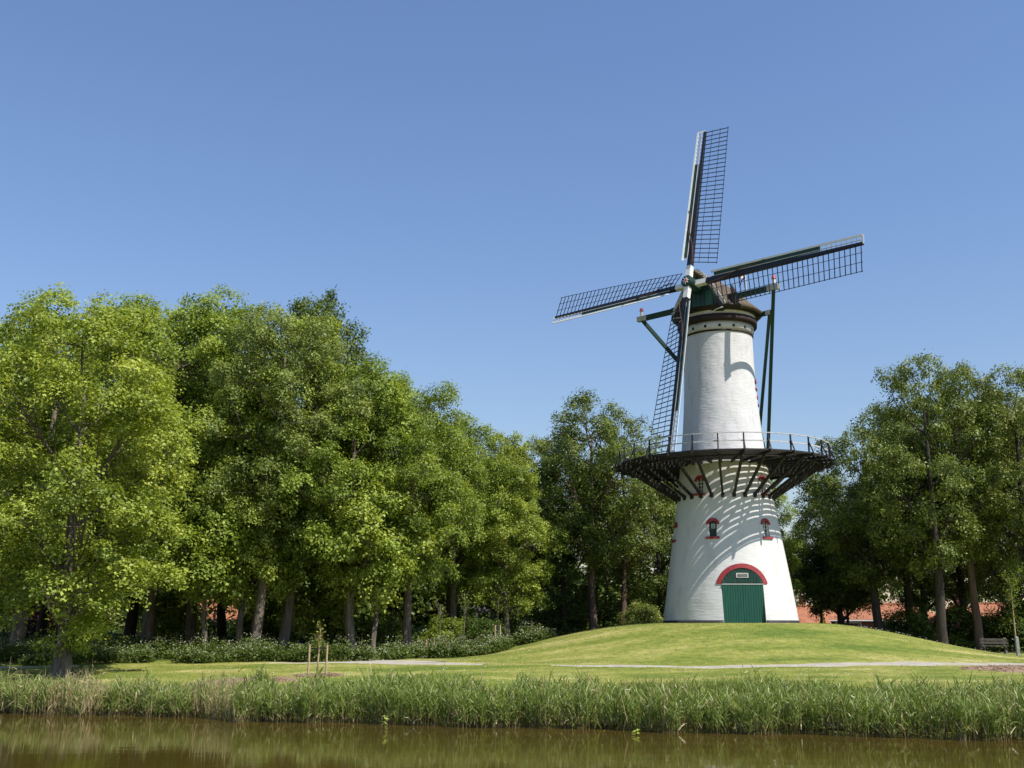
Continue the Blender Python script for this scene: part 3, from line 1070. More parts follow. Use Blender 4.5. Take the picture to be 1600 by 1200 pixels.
# sails
LS = 11.50
HEEL, TIP, NB = 1.45, 11.38, 31
bar_me = MB().beam((0, 0.02, 0), (0, 1.72, 0), 0.045, 0.035).mesh('sail_bar', M['blue_black'])
wbar_me = MB().beam((0, -0.46, 0), (0, -0.10, 0), 0.05, 0.03).mesh('leading_bar', M['white_paint'])


def twist(s):
    t = min(1.0, max(0.0, (s - HEEL) / (TIP - HEEL)))
    return math.radians(19 * (1 - t) ** 1.2 + 9)


for k in range(4):
    th = CR + k * math.pi / 2
    d = u3 * math.cos(th) - hh * math.sin(th)
    tr = u3 * math.sin(th) + hh * math.cos(th)
    off = n3 * (0.19 if k % 2 == 0 else -0.19)
    O = H + off
    frame = Matrix((d, tr, n3)).transposed().to_4x4()      # x along the sail, y to the lattice side, z to the front
    frame.translation = O
    mb = MB()
    mb.beam((1.15, 0, 0), (LS, 0, 0), 0.30, 0.33, w2=0.15, h2=0.17)
    sail = mb.build('sail', M['blue_black'], mill)
    sail.matrix_local = frame
    sail['label'] = ['upright sail reaching above the cap', 'sail reaching left', 'sail hanging down before the tower', 'sail reaching right'][k]
    mb = MB(); mb.beam((0.0, 0, 0), (1.15, 0, 0), 0.36, 0.38, w2=0.31, h2=0.34)
    mb.build('stock_root', M['white_paint'], sail)
    for i in range(NB):
        s = HEEL + (TIP - HEEL) * i / (NB - 1)
        o = link('sail_bar', bar_me, sail)
        o.location = (s, 0, 0.05); o.rotation_euler = (-twist(s), 0, 0)
    S = np.linspace(HEEL - 0.08, TIP + 0.08, 26)
    for y, r in ((0.58, 0.018), (1.15, 0.018), (1.70, 0.022)):
        q = MB(); q.tube([(s, y * math.cos(twist(s)), 0.05 - y * math.sin(twist(s)) + 0.03) for s in S], r, 5)
        q.build('sail_lath', M['blue_black'], sail)

    def strip(y0, y1, s0, s1, zoff, th_, n=14):
        q = MB(); vs = []
        for s in np.linspace(s0, s1, n):
            c, si = math.cos(twist(s) * 0.8), math.sin(twist(s) * 0.8)
            for y, z in ((y0, 0), (y1, 0), (y1, th_), (y0, th_)):
                vs.append((s, y * c, zoff - y * si + z))
        ff = []
        for i in range(n - 1):
            for m in range(4): ff.append((i * 4 + m, i * 4 + (m + 1) % 4, i * 4 + 4 + (m + 1) % 4, i * 4 + 4 + m))
        ff += [(3, 2, 1, 0), tuple((n - 1) * 4 + m for m in range(4))]
        return q.add(vs, ff)
    strip(-0.42, -0.13, 1.75, 8.9, 0.06, 0.03).build('wind_board', M['dark_green'], sail)
    strip(-0.54, -0.425, 1.55, LS - 0.02, 0.05, 0.05).build('leading_edge', M['white_paint'], sail)
    strip(-0.19, -0.155, 1.55, LS - 0.02, 0.10, 0.03).build('inner_edge', M['grey_rail'], sail)
    for i in range(9):
        s = 8.98 + (LS - 0.06 - 8.98) * i / 8
        o = link('leading_bar', wbar_me, sail); o.location = (s, 0, 0.075); o.rotation_euler = (-twist(s) * 0.8, 0, 0)
    strip(-0.50, 0.05, LS - 0.01, LS + 0.06, 0.05, 0.04, 2).build('tip_board', M['white_paint'], sail)
    # furled sailcloth twisted round the stock
    q = MB()
    pts = []
    for i in range(15):
        t = i / 14
        s = 1.3 + 4.0 * t
        pts.append((s, 0.34 - 0.78 * t + 0.04 * math.sin(9 * t), 0.22 + 0.05 * math.sin(13 * t)))
    q.tube(pts, [0.035 - 0.015 * i / 14 for i in range(15)], 6)
    q.build('furled_cloth', M['sailcloth'], sail)

# winding frame: long and short cross beams, braces, tail pole
SZ = 22.41 - MZ
q = MB(); q.beam(CL(1.36, -5.15, SZ), CL(1.36, 5.15, SZ), 0.26, 0.32); sp = q.build('cross_beam', M['dark_green'], mill)
for s in (-1, 1):
    q = MB(); q.beam(CL(1.36, s * 4.55, SZ), CL(1.36, s * 5.32, SZ), 0.28, 0.34); q.build('beam_end', M['grey_rail'], sp)
    q = MB(); q.tube([CL(1.36, s * 5.0, SZ + 0.1), CL(1.36, s * 5.0, SZ + 0.55)], 0.10, 8); q.build('beam_pin', M['white_paint'], sp)
    q = MB(); q.tube([CL(1.36, s * 5.0, SZ + 0.55), CL(1.36, s * 5.0, SZ + 0.74)], [0.15, 0.09], 8); q.build('pin_cap', M['bright_red'], sp)
SZ2 = 21.72 - MZ
q = MB(); q.beam(CL(-1.15, -3.5, SZ2), CL(-1.15, 3.5, SZ2), 0.22, 0.28); sp2 = q.build('cross_beam', M['dark_green'], mill)
for s in (-1, 1):
    q = MB(); q.beam(CL(-1.15, s * 2.95, SZ2), CL(-1.15, s * 3.3, SZ2), 0.24, 0.30); q.build('beam_end', M['grey_rail'], sp2)
foot = CL(-5.25, 0, 12.9 - MZ)
q = MB(); q.beam(CL(-2.3, 0, 21.4 - MZ), foot, 0.32, 0.34); q.build('tail_pole', M['dark_green'], mill)
for s in (-1, 1):
    q = MB(); q.beam(CL(1.36, s * 4.95, SZ - 0.1), foot + hh * s * 0.2 + Vector((0, 0, 0.25)), 0.20, 0.22); q.build('long_brace', M['dark_green'], mill)
    q = MB(); q.beam(CL(-1.15, s * 3.2, SZ2 - 0.1), CL(-4.25, s * 0.18, 14.3 - MZ), 0.17, 0.19); q.build('short_brace', M['dark_green'], mill)
    # eyebrow of thatch lifted over the long beam
q = MB(); q.tube([foot + hh * -0.55 + Vector((0, 0, 0.1)), foot + hh * 0.55 + Vector((0, 0, 0.1))], 0.16, 12)
q.build('winch_drum', M['black_wood'], mill)
q = MB()
wc = foot + hh * 0.6 + Vector((0, 0, 0.1))
for k in range(10):
    a = 2 * math.pi * k / 10
    q.beam(wc, wc + (nh * math.cos(a) + Vector((0, 0, math.sin(a)))) * 0.68, 0.05, 0.05)
q.tube([wc + (nh * math.cos(2 * math.pi * k / 20) + Vector((0, 0, math.sin(2 * math.pi * k / 20)))) * 0.55 for k in range(21)], 0.04, 5, cap=False)
q.build('winch_wheel', M['post_grey'], mill)
# dormer struts where the beam leaves the thatch
for s in (-1, 1):
    q = MB(); q.beam(CL(1.36, s * 2.35, SZ + 0.15), CL(0.4, s * 1.45, ZE + 1.75), 0.12, 0.14); q.build('dormer_strut', M['brown_band'], mill)
    q = MB(); q.box(CL(1.36, s * 2.15, SZ - 0.22), (0.55, 0.5, 0.75), math.pi / 2 - CA); q.build('beam_box', M['black_wood'], mill)

# flag on the long beam
fl = empty('flag', mill.location + CL(1.36, 3.05, SZ + 0.16))
tag(fl, 'small red, white and blue flag hanging limp on a white pole beside the cap', 'flag')
q = MB(); q.tube([(0, 0, 0), (0, 0, 1.55)], 0.032, 8); q.build('flag_pole', M['white_paint'], fl)
q = MB(); q.tube([(0, 0, 1.55), (0, 0, 1.62)], [0.06, 0.03], 8); q.build('finial', M['tan_wood'], fl)
for i, mt in enumerate((M['bright_red'], M['white_paint'], M['blue_cloth'])):
    q = MB(); vs = []
    for j in range(9):
        t = j / 8
        for e in (0, 1):
            drop = (i + e) * 0.19
            x = -0.03 - 0.42 * t + 0.05 * math.sin(7 * t + i)
            y = 0.07 * math.sin(9 * t + 0.4 * (i + e))
            vs.append((x, y, 1.42 - drop - 0.62 * t ** 1.2))
    for yy in (0, 0.006):
        q.add([(x, y + yy, z) for x, y, z in vs], [(2 * j, 2 * j + 1, 2 * j + 3, 2 * j + 2) for j in range(8)])
    q.build('flag_stripe', mt, fl)

# ------------------------------------------------------------------ trees
def unit(a):
    return a / np.maximum(np.linalg.norm(a, axis=-1, keepdims=True), 1e-9)


def leaf_quads(C, Nrm, A, L, W):
    """folded diamond leaves: centre, normal, axis, length, width"""
    B = unit(np.cross(Nrm, A))
    A = np.cross(B, Nrm)
    L = L[:, None]; W = W[:, None]
    lift = Nrm * (W * 0.22)
    return np.stack([C - A * L * 0.5, C + B * W * 0.5 + lift - A * L * 0.05, C + A * L * 0.5 - Nrm * L * 0.10, C - B * W * 0.5 + lift - A * L * 0.05], 1)


def make_tree(name, seed, H, base, W, n_cl, n_tuft, n_leaf, leaf, rc, trunk_r, wood_mat, leaf_m, top=0.75, low=0.45, gap=0.0, fork=False):
    rg = np.random.default_rng(seed)
    # crown outline
    ph = rg.uniform(0, 6.28, 8)

    def env(t, a):
        prof = np.interp(t, [0, 0.08, 0.22, 0.45, 0.65, 0.82, 0.94, 1.0], [low, low + 0.18, 0.9, 1.0, 0.95, top, 0.56, 0.34])
        wob = 1 + 0.16 * np.sin(2 * a + ph[0] + 3 * t) + 0.12 * np.sin(3 * a + ph[1] - 5 * t) + 0.10 * np.sin(5 * a + ph[2] + 9 * t)
        return W / 2 * prof * wob
    cl = []
    tries = 0
    while len(cl) < n_cl and tries < 30000:
        tries += 1
        t = rg.random(); a = rg.uniform(0, 2 * np.pi)
        e = env(t, a)
        if rg.random() > (e / (W / 2)) * 0.9 + 0.1: continue
        rr = e * (0.35 + 0.65 * rg.random() ** 0.45) - rc * 0.35
        rr = max(rr, 0.05)
        p = np.array([rr * np.cos(a), rr * np.sin(a), base + (H - base - rc * 0.5) * t])
        md = rc * (0.92 - 0.3 * tries / 30000)
        if all(np.linalg.norm((p - q) * [1, 1, 1.25]) > md for q in cl): cl.append(p)
    cl = np.array(cl)
    nC = len(cl)
    rcs = rc * rg.uniform(0.62, 1.12, nC)
    # wood
    mb = MB()
    lean = rg.uniform(-0.025, 0.025, 2)
    zs = np.array([-0.4, 0.0, 0.25, 0.7, 1.6, base * 0.6, base, base + (H - base) * 0.25, base + (H - base) * 0.5, base + (H - base) * 0.78])
    zs = np.maximum.accumulate(zs + np.arange(len(zs)) * 1e-3)
    wob = rg.normal(0, 0.05, (len(zs), 2)); wob[:4] = 0

    def axis(z):
        return np.array([np.interp(z, zs, lean[0] * zs + np.cumsum(wob[:, 0])), np.interp(z, zs, lean[1] * zs + np.cumsum(wob[:, 1])), z])
    rad = trunk_r * np.interp(zs, [-0.4, 0, 0.25, 0.7, 1.6, base, H], [1.7, 1.5, 1.22, 1.06, 1.0, 0.82, 0.08])
    mb.tube([axis(z) for z in zs], list(rad), 10)
    tr_at = lambda z: float(np.interp(z, zs, rad))
    # limbs by grouping the leaf clumps
    k = max(6, nC // 8)
    cen = cl[rg.choice(nC, k, replace=False)].copy()
    for _ in range(6):
        lab = np.argmin(((cl[:, None] - cen[None]) ** 2).sum(-1), 1)
        for j in range(k):
            if (lab == j).any(): cen[j] = cl[lab == j].mean(0)
    for j in range(k):
        mem = np.where(lab == j)[0]
        if not len(mem): continue
        c = cen[j]
        hd = np.hypot(c[0], c[1])
        z0 = np.clip(c[2] - hd * rg.uniform(0.7, 1.2) - 0.4, base * 0.72, base + (H - base) * 0.72)
        S = axis(z0)
        mid = S * 0.5 + c * 0.5 + np.array([0, 0, -0.12 * hd]) + rg.normal(0, 0.15, 3)
        P = [(1 - t) ** 2 * S + 2 * t * (1 - t) * mid + t * t * c for t in np.linspace(0, 1, 6)]
        r0 = min(tr_at(z0) * 0.62, 0.05 + 0.022 * np.linalg.norm(c - S) + 0.004 * len(mem))
        mb.tube(P, list(np.linspace(r0, 0.03, 6)), 6, cap=False)
        for m in mem:
            q = P[rg.integers(2, 5)]
            mm = (q + cl[m]) / 2 + rg.normal(0, 0.12, 3) - np.array([0, 0, 0.1])
            mb.tube([q, mm, cl[m]], [0.035, 0.024, 0.012], 4, cap=False)
            for _ in range(4):
                dv = unit(rg.normal(0, 1, 3) + np.array([0, 0, 0.5]))
                mb.tube([cl[m] - dv * 0.1, cl[m] + dv * rcs[m] * 0.75], [0.014, 0.005], 3, cap=False)
    wood = mb.mesh(name + '_trunk', wood_mat, True)
    # leaves: clump > tuft > leaf
    d = rg.normal(0, 1, (nC, n_tuft, 3))
    d = unit(d)
    flip = (d[..., 2] < -0.25) & (rg.random((nC, n_tuft)) < 0.75)
    d[..., 2] = np.where(flip, -d[..., 2], d[..., 2])
    tp = cl[:, None] + d * (rcs[:, None, None] * (0.62 + 0.42 * rg.random((nC, n_tuft, 1)))) * np.array([1.0, 1.0, 0.95])
    keep = rg.random((nC, n_tuft)) > gap
    tp = tp[keep]; dd = d[keep]
    tshade = rg.normal(0, 0.16, len(tp)) + np.repeat(rg.normal(0, 0.10, nC)[:, None], n_tuft, 1)[keep]
    sig = leaf * 1.12
    nT = len(tp)
    C = tp[:, None] + rg.normal(0, 1, (nT, n_leaf, 3)) * sig * np.array([1.1, 1.1, 0.95])
    # tufts droop a little outwards
    off = C - tp[:, None]
    C[..., 2] -= 0.25 * (off[..., 0] * dd[:, None, 0] + off[..., 1] * dd[:, None, 1])
    Nn = unit(0.75 * dd[:, None] + np.array([0, 0, 0.45]) + rg.normal(0, 0.5, (nT, n_leaf, 3)))
    A = unit(0.7 * dd[:, None] + np.array([0, 0, -0.35]) + rg.normal(0, 0.7, (nT, n_leaf, 3)))
    C = C.reshape(-1, 3); Nn = Nn.reshape(-1, 3); A = A.reshape(-1, 3)
    L = leaf * rg.uniform(0.5, 1.35, len(C)); Wd = L * rg.uniform(0.55, 0.8, len(C))
    Q = leaf_quads(C, Nn, A, L, Wd)
    tint = np.clip(0.5 + np.repeat(tshade, n_leaf) + rg.normal(0, 0.20, len(C)), 0, 1)
    crown = quad_mesh(name + '_crown', Q, tint, leaf_m)
    return dict(wood=wood, crown=crown, H=H, W=W, base=base)


TV = {}
TV['maple_a'] = make_tree('maple', 1, 20, 4.2, 12.0, 105, 25, 30, 0.165, 1.25, 0.36, M['bark'], M['leaf_maple'], top=0.82)
TV['maple_b'] = make_tree('maple', 2, 19, 1.3, 11.0, 128, 25, 30, 0.165, 1.20, 0.38, M['bark'], M['leaf_maple'], top=0.80, low=0.30)
TV['ash'] = make_tree('ash', 3, 20, 6.0, 9.5, 95, 25, 28, 0.14, 1.05, 0.27, M['bark'], M['leaf_ash'], top=0.75, gap=0.12)
TV['linden'] = make_tree('linden', 4, 16.5, 4.2, 8.6, 88, 25, 28, 0.145, 1.05, 0.27, M['bark'], M['leaf_mid'], top=0.72)
TV['linden_b'] = make_tree('linden', 5, 16.5, 3.4, 8.0, 82, 25, 28, 0.15, 1.05, 0.26, M['bark'], M['leaf_maple'], top=0.66, low=0.6)
TV['alder'] = make_tree('alder', 6, 17.5, 5.2, 8.4, 74, 24, 26, 0.155, 1.0, 0.27, M['bark_red'], M['leaf_mid'], top=0.70, gap=0.2)
TV['oak'] = make_tree('oak', 7, 18, 3.6, 9.5, 92, 24, 26, 0.165, 1.15, 0.32, M['bark_dark'], M['leaf_dark'], top=0.78)
TV['plane'] = make_tree('plane', 8, 19, 5.0, 10.0, 84, 24, 27, 0.165, 1.15, 0.36, M['bark_dark'], M['leaf_mid'], top=0.74, gap=0.16)
TV['young'] = make_tree('young_maple', 9, 7.2, 2.4, 4.2, 34, 22, 26, 0.155, 0.75, 0.10, M['bark'], M['leaf_maple'], top=0.66)
TV['bush'] = make_tree('shrub', 10, 2.6, 0.25, 3.0, 26, 18, 20, 0.12, 0.55, 0.05, M['bark_dark'], M['leaf_mid'], top=0.85, low=0.85)


def place_tree(name, label, var, px, Y, H, W, rot=0.0, lean=(0, 0), group=None, cat='tree', leaf=None, trunk=1.0, X=None):
    v = TV[var]
    x = gx(px, Y) if X is None else X
    root = empty(name, (x, Y, G(x, Y)))
    root.rotation_euler = (math.radians(lean[1]), math.radians(lean[0]), math.radians(rot))
    # rotation about z first, then the lean, so that a lean is given in world directions
    root.rotation_mode = 'ZXY'
    sxy, sz = W / v['W'], H / v['H']
    t = link('trunk', v['wood'], root); t.scale = (sxy * 0.35 + sz * 0.65 * trunk if trunk == 1.0 else sxy * trunk, ) * 2 + (sz,)
    t.scale = (sxy, sxy, sz)
    c = link('crown', v['crown'], root); c.scale = (sxy, sxy, sz)
    if leaf:
        c.material_slots[0].link = 'OBJECT'
        c.material_slots[0].material = leaf
    tag(root, label, cat, group)
    return root


WOODL = 'trees of the wood left of the mill'
WOODR = 'trees right of the mill'
LM = M
tr = place_tree
# front row, left wood
tr('maple_tree', 'broad light green maple at the far left edge with thick slanting trunk', 'maple_a', 22, 62, 21.3, 13.5, 20, (3, 0), WOODL)
tr('maple_tree', 'big maple with broad grey foot standing nearest the reeds, foliage hanging low', 'maple_b', 97, 48.3, 16.9, 11.5, 140, (0, 0), WOODL)
tr('maple_tree', 'tall yellow green maple with pale stout trunk above the white flowers', 'maple_a', 228, 64, 22.0, 13.0, 205, (2, 0), WOODL)
tr('maple_tree', 'slim pale straight trunk under a small light green crown', 'linden_b', 374, 61, 14.0, 6.0, 60, (0, 0), WOODL)
tr('ash_tree', 'fine leaved ash with slender trunk leaning to the right', 'ash', 397, 60, 20.3, 9.4, 15, (3.0, 0), WOODL)
tr('linden_tree', 'stout dark trunk just right of the leaning ash', 'linden', 441, 63, 20.5, 10.0, 100, (1, 0), WOODL)
tr('linden_tree', 'bright green linden with low round foliage and dark trunk behind the stakes', 'linden_b', 549, 61, 17.2, 8.2, 10, (0, 0), WOODL)
tr('linden_tree', 'linden with smooth grey trunk leaning right where the two paths meet', 'linden', 636, 63, 16.5, 8.0, 250, (2.0, 0), WOODL)
tr('young_maple', 'young light green maple with low round crown left of the slim pale trunk', 'young', 318, 59.5, 9.6, 6.2, 20, (0, 0), WOODL)
tr('young_maple', 'young light green maple crown hanging before the slim pale trunk', 'young', 392, 61.5, 9.2, 5.0, 130, (0, 0), WOODL)
tr('young_maple', 'young maple with low bright crown just right of the stakes', 'young', 583, 60.0, 9.6, 5.6, 220, (0, 0), WOODL)
# behind them, left wood
tr('maple_tree', 'maple behind the far left one, its crown cut by the picture edge', 'maple_b', -70, 67, 21.0, 12.0, 300, (0, 0), WOODL)
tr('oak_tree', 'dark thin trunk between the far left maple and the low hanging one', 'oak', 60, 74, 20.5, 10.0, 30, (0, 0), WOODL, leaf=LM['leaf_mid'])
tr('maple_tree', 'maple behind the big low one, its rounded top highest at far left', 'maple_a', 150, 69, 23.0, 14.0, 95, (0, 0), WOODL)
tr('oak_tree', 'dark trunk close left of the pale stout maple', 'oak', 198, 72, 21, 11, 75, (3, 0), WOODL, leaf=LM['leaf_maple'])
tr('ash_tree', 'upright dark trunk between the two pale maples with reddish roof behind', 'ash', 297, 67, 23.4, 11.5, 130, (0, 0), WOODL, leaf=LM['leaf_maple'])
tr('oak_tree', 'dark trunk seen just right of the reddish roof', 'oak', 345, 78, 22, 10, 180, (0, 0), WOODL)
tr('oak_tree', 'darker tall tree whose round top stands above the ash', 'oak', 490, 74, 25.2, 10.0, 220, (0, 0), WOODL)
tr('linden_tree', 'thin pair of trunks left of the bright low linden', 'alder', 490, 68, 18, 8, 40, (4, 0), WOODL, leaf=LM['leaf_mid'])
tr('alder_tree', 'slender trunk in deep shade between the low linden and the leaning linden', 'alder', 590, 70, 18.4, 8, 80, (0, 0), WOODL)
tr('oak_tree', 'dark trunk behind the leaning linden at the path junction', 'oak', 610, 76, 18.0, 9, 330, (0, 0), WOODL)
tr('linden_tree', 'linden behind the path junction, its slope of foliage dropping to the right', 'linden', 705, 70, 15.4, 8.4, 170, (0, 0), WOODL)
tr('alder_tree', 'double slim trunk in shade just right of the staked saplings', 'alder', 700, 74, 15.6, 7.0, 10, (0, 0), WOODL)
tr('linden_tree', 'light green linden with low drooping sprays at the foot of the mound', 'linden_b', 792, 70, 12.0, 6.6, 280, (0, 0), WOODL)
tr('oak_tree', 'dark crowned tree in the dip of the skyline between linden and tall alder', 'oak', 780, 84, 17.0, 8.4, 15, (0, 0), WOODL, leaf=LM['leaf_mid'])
tr('alder_tree', 'open crowned tree left of the tall alder', 'plane', 838, 86, 17.2, 7.4, 55, (0, 0), WOODL, leaf=LM['leaf_olive'])
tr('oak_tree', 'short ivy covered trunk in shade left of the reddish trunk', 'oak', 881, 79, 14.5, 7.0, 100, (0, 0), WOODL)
tr('alder_tree', 'tall alder with bare reddish trunk left of the mill', 'alder', 926, 77, 17.9, 9.0, 200, (0, 0), WOODL, leaf=LM['leaf_olive'])
tr('alder_tree', 'leafy tree with thin pale trunk close left of the mill', 'alder', 974, 80, 17.2, 7.6, 320, (1, 0), WOODL, leaf=LM['leaf_olive'])
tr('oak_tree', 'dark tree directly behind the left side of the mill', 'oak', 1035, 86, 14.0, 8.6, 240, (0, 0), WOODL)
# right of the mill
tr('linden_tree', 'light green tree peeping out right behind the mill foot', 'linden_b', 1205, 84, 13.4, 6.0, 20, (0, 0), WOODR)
tr('plane_tree', 'spreading tree with dark forked trunk before the orange roof', 'plane', 1376, 79, 16.8, 9.6, 60, (0, 0), WOODR, leaf=LM['leaf_olive'])
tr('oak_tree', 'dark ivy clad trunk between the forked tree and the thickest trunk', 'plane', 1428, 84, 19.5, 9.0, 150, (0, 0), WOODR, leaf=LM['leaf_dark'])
tr('plane_tree', 'tallest right hand tree with the thickest straight trunk at the mound foot', 'plane', 1475, 73, 20.4, 9.2, 240, (0, 0), WOODR, leaf=LM['leaf_olive'])
tr('alder_tree', 'tree with slanting dark trunk above the bench at right', 'alder', 1532, 76, 20.6, 8.8, 100, (0, 0), WOODR, leaf=LM['leaf_olive'])
tr('plane_tree', 'tree cut by the right picture edge', 'plane', 1618, 74, 20.0, 9.2, 330, (0, 0), WOODR, leaf=LM['leaf_olive'])
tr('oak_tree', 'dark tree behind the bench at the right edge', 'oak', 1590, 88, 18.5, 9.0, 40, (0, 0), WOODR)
tr('plane_tree', 'bushy tree with low foliage just right of the mill foot', 'oak', 1318, 87, 14.2, 8.6, 200, (0, 0), WOODR, leaf=LM['leaf_olive'])
tr('plane_tree', 'dense tree between the thickest trunk and the slanting dark trunk', 'oak', 1508, 86, 19.2, 9.4, 310, (0, 0), WOODR, leaf=LM['leaf_olive'])
tr('plane_tree', 'full crowned tree above the grey post at the right edge', 'oak', 1604, 80, 19.6, 9.6, 130, (0, 0), WOODR, leaf=LM['leaf_olive'])
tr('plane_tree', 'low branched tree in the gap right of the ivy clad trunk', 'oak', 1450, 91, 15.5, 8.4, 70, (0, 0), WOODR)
tr('young_tree', 'thin young tree in front of the orange roof right of the mill', 'young', 1288, 92, 8.6, 4.6, 10, (0, 0), WOODR, leaf=LM['leaf_dark'])
tr('young_tree', 'second thin young tree before the orange roof, close to the forked tree', 'young', 1326, 90, 9.5, 5.0, 120, (0, 0), WOODR, leaf=LM['leaf_dark'])

# far wood behind everything: one mass
def far_wood():
    rg = np.random.default_rng(77)
    Qs, Ts = [], []
    mb = MB()
    spots = []
    for x in np.arange(-92, 20, 5.2):
        spots.append((x + rg.uniform(-1.5, 1.5), 100 + rg.uniform(-5, 8) + (4 if x < -40 else 0), rg.uniform(13, 16.5)))
    for x in np.arange(64, 100, 6.0):
        spots.append((x + rg.uniform(-1.5, 1.5), 108 + rg.uniform(-6, 8), rg.uniform(13, 17)))
    for x in np.arange(28, 66, 7.0):
        spots.append((x + rg.uniform(-1.5, 1.5), 142 + rg.uniform(-6, 8), rg.uniform(9, 12)))
    for x in np.arange(-78, 26, 2.6):
        spots.append((x + rg.uniform(-1, 1), 119 + rg.uniform(-2, 2), rg.uniform(5, 8) + (5 if x < -6 else 0)))
    for x in np.arange(-20, 20, 3.0):
        spots.append((x + rg.uniform(-1, 1), 95 + rg.uniform(-2, 2), rg.uniform(4.5, 7)))
    for (x, y, h) in spots:
        g = G(x, y)
        nC = int(60 * min(1, h / 12) + 8)
        t = rg.random(nC) ** 0.8
        a = rg.uniform(0, 6.28, nC)
        rr = 3.6 * np.interp(t, [0, 0.2, 0.5, 0.8, 1], [0.85, 1, 1, 0.75, 0.2]) * rg.random(nC) ** 0.4
        c = np.stack([x + rr * np.cos(a), y + rr * np.sin(a), g + 1.0 + (h - 1.0) * t], -1)
        n = 50
        d = unit(rg.normal(0, 1, (nC, n, 3)) + np.array([0, 0, 0.3]))
        P = c[:, None] + d * (1.25 * rg.uniform(0.5, 1.0, (nC, n, 1)))
        Nn = unit(d * 0.5 + np.array([0, -0.1, 0.6]) + rg.normal(0, 0.5, (nC, n, 3))).reshape(-1, 3)
        A = unit(rg.normal(0, 1, (nC * n, 3)))
        L = rg.uniform(0.34, 0.60, nC * n)
        Qs.append(leaf_quads(P.reshape(-1, 3), Nn, A, L, L * 0.7))
        Ts.append(np.clip(0.45 + rg.normal(0, 0.12) + rg.normal(0, 0.18, nC * n), 0, 1))
    me = quad_mesh('far_wood', np.concatenate(Qs), np.concatenate(Ts), M['leaf_dark'])
    o = link('far_wood', me)
    tag(o, 'dark distant wood closing the view behind the nearer trees', 'woodland', kind='stuff')


far_wood()

# shrubs
def shrub(label, px, Y, h, w, rot, leaf, name='shrub'):
    o = tr(name, label, 'bush', px, Y, h, w, rot, (0, 0), 'shrubs at the wood edge', cat='shrub', leaf=leaf)
    return o


shrub('purple leaved shrub glimpsed between the two left trunks', 52, 84, 4.6, 4.6, 0, M['leaf_purple'], 'purple_shrub')
shrub('golden green shrub left of the reddish roof', 262, 74, 4.2, 4.4, 40, M['leaf_maple'])
shrub('dark shrub under the red roof at left', 322, 82, 2.2, 3.4, 80, M['leaf_dark'])
shrub('rounded green shrub right of the pale slim trunk', 415, 70, 3.4, 3.6, 120, M['leaf_mid'])
shrub('light green shrub between the stout trunk and the bright linden', 508, 66, 4.4, 4.6, 160, M['leaf_maple'])
shrub('dark shrub right of the bright linden trunk', 590, 66, 2.4, 3.4, 10, M['leaf_dark'])
shrub('dark green shrub right of the leaning linden', 700, 67, 2.2, 3.2, 200, M['leaf_mid'])
shrub('low shrub below the drooping sprays at the mound foot', 750, 67, 2.0, 3.0, 220, M['leaf_dark'])
shrub('dark shrub left of the ivy covered trunk', 860, 80, 3.0, 4.0, 20, M['leaf_dark'])
shrub('dark shrub between ivy covered trunk and reddish trunk', 905, 82, 3.2, 4.0, 70, M['leaf_dark'])
shrub('dark shrub right of the reddish trunk', 955, 82, 3.0, 4.2, 150, M['leaf_dark'])
shrub('pale green shrub close left of the mill foot', 1006, 78, 2.6, 3.4, 250, M['leaf_ash'])
shrub('low dark shrub in front of the brick house wall', 1400, 95, 2.0, 3.6, 130, M['leaf_dark'])
shrub('dark shrub at the foot of the ivy clad trunk on the right', 1425, 80, 3.0, 4.0, 10, M['leaf_dark'])
shrub('dark shrub behind the thickest trunk on the right', 1500, 82, 3.0, 4.5, 60, M['leaf_dark'])
shrub('dark shrub behind the bench on the right', 1555, 80, 2.6, 4.5, 90, M['leaf_dark'])
shrub('dark shrub at the right edge behind the grey post', 1600, 79, 3.4, 4.5, 190, M['leaf_dark'])

# ------------------------------------------------------------------ houses, car, bench and small things
def slab(mb, pts, th):
    """roof plane given by 4 corners, th thick downwards"""
    P = [Vector(p) for p in pts]
    n = (P[1] - P[0]).cross(P[-1] - P[0]).normalized()
    if n.z < 0: n = -n
    k = len(P)
    vs = P + [p - n * th for p in P]
    fs = [tuple(range(k)), tuple(reversed(range(k, 2 * k)))] + [(i, k + i, k + (i + 1) % k, (i + 1) % k) for i in range(k)]
    mb.add(vs, fs)


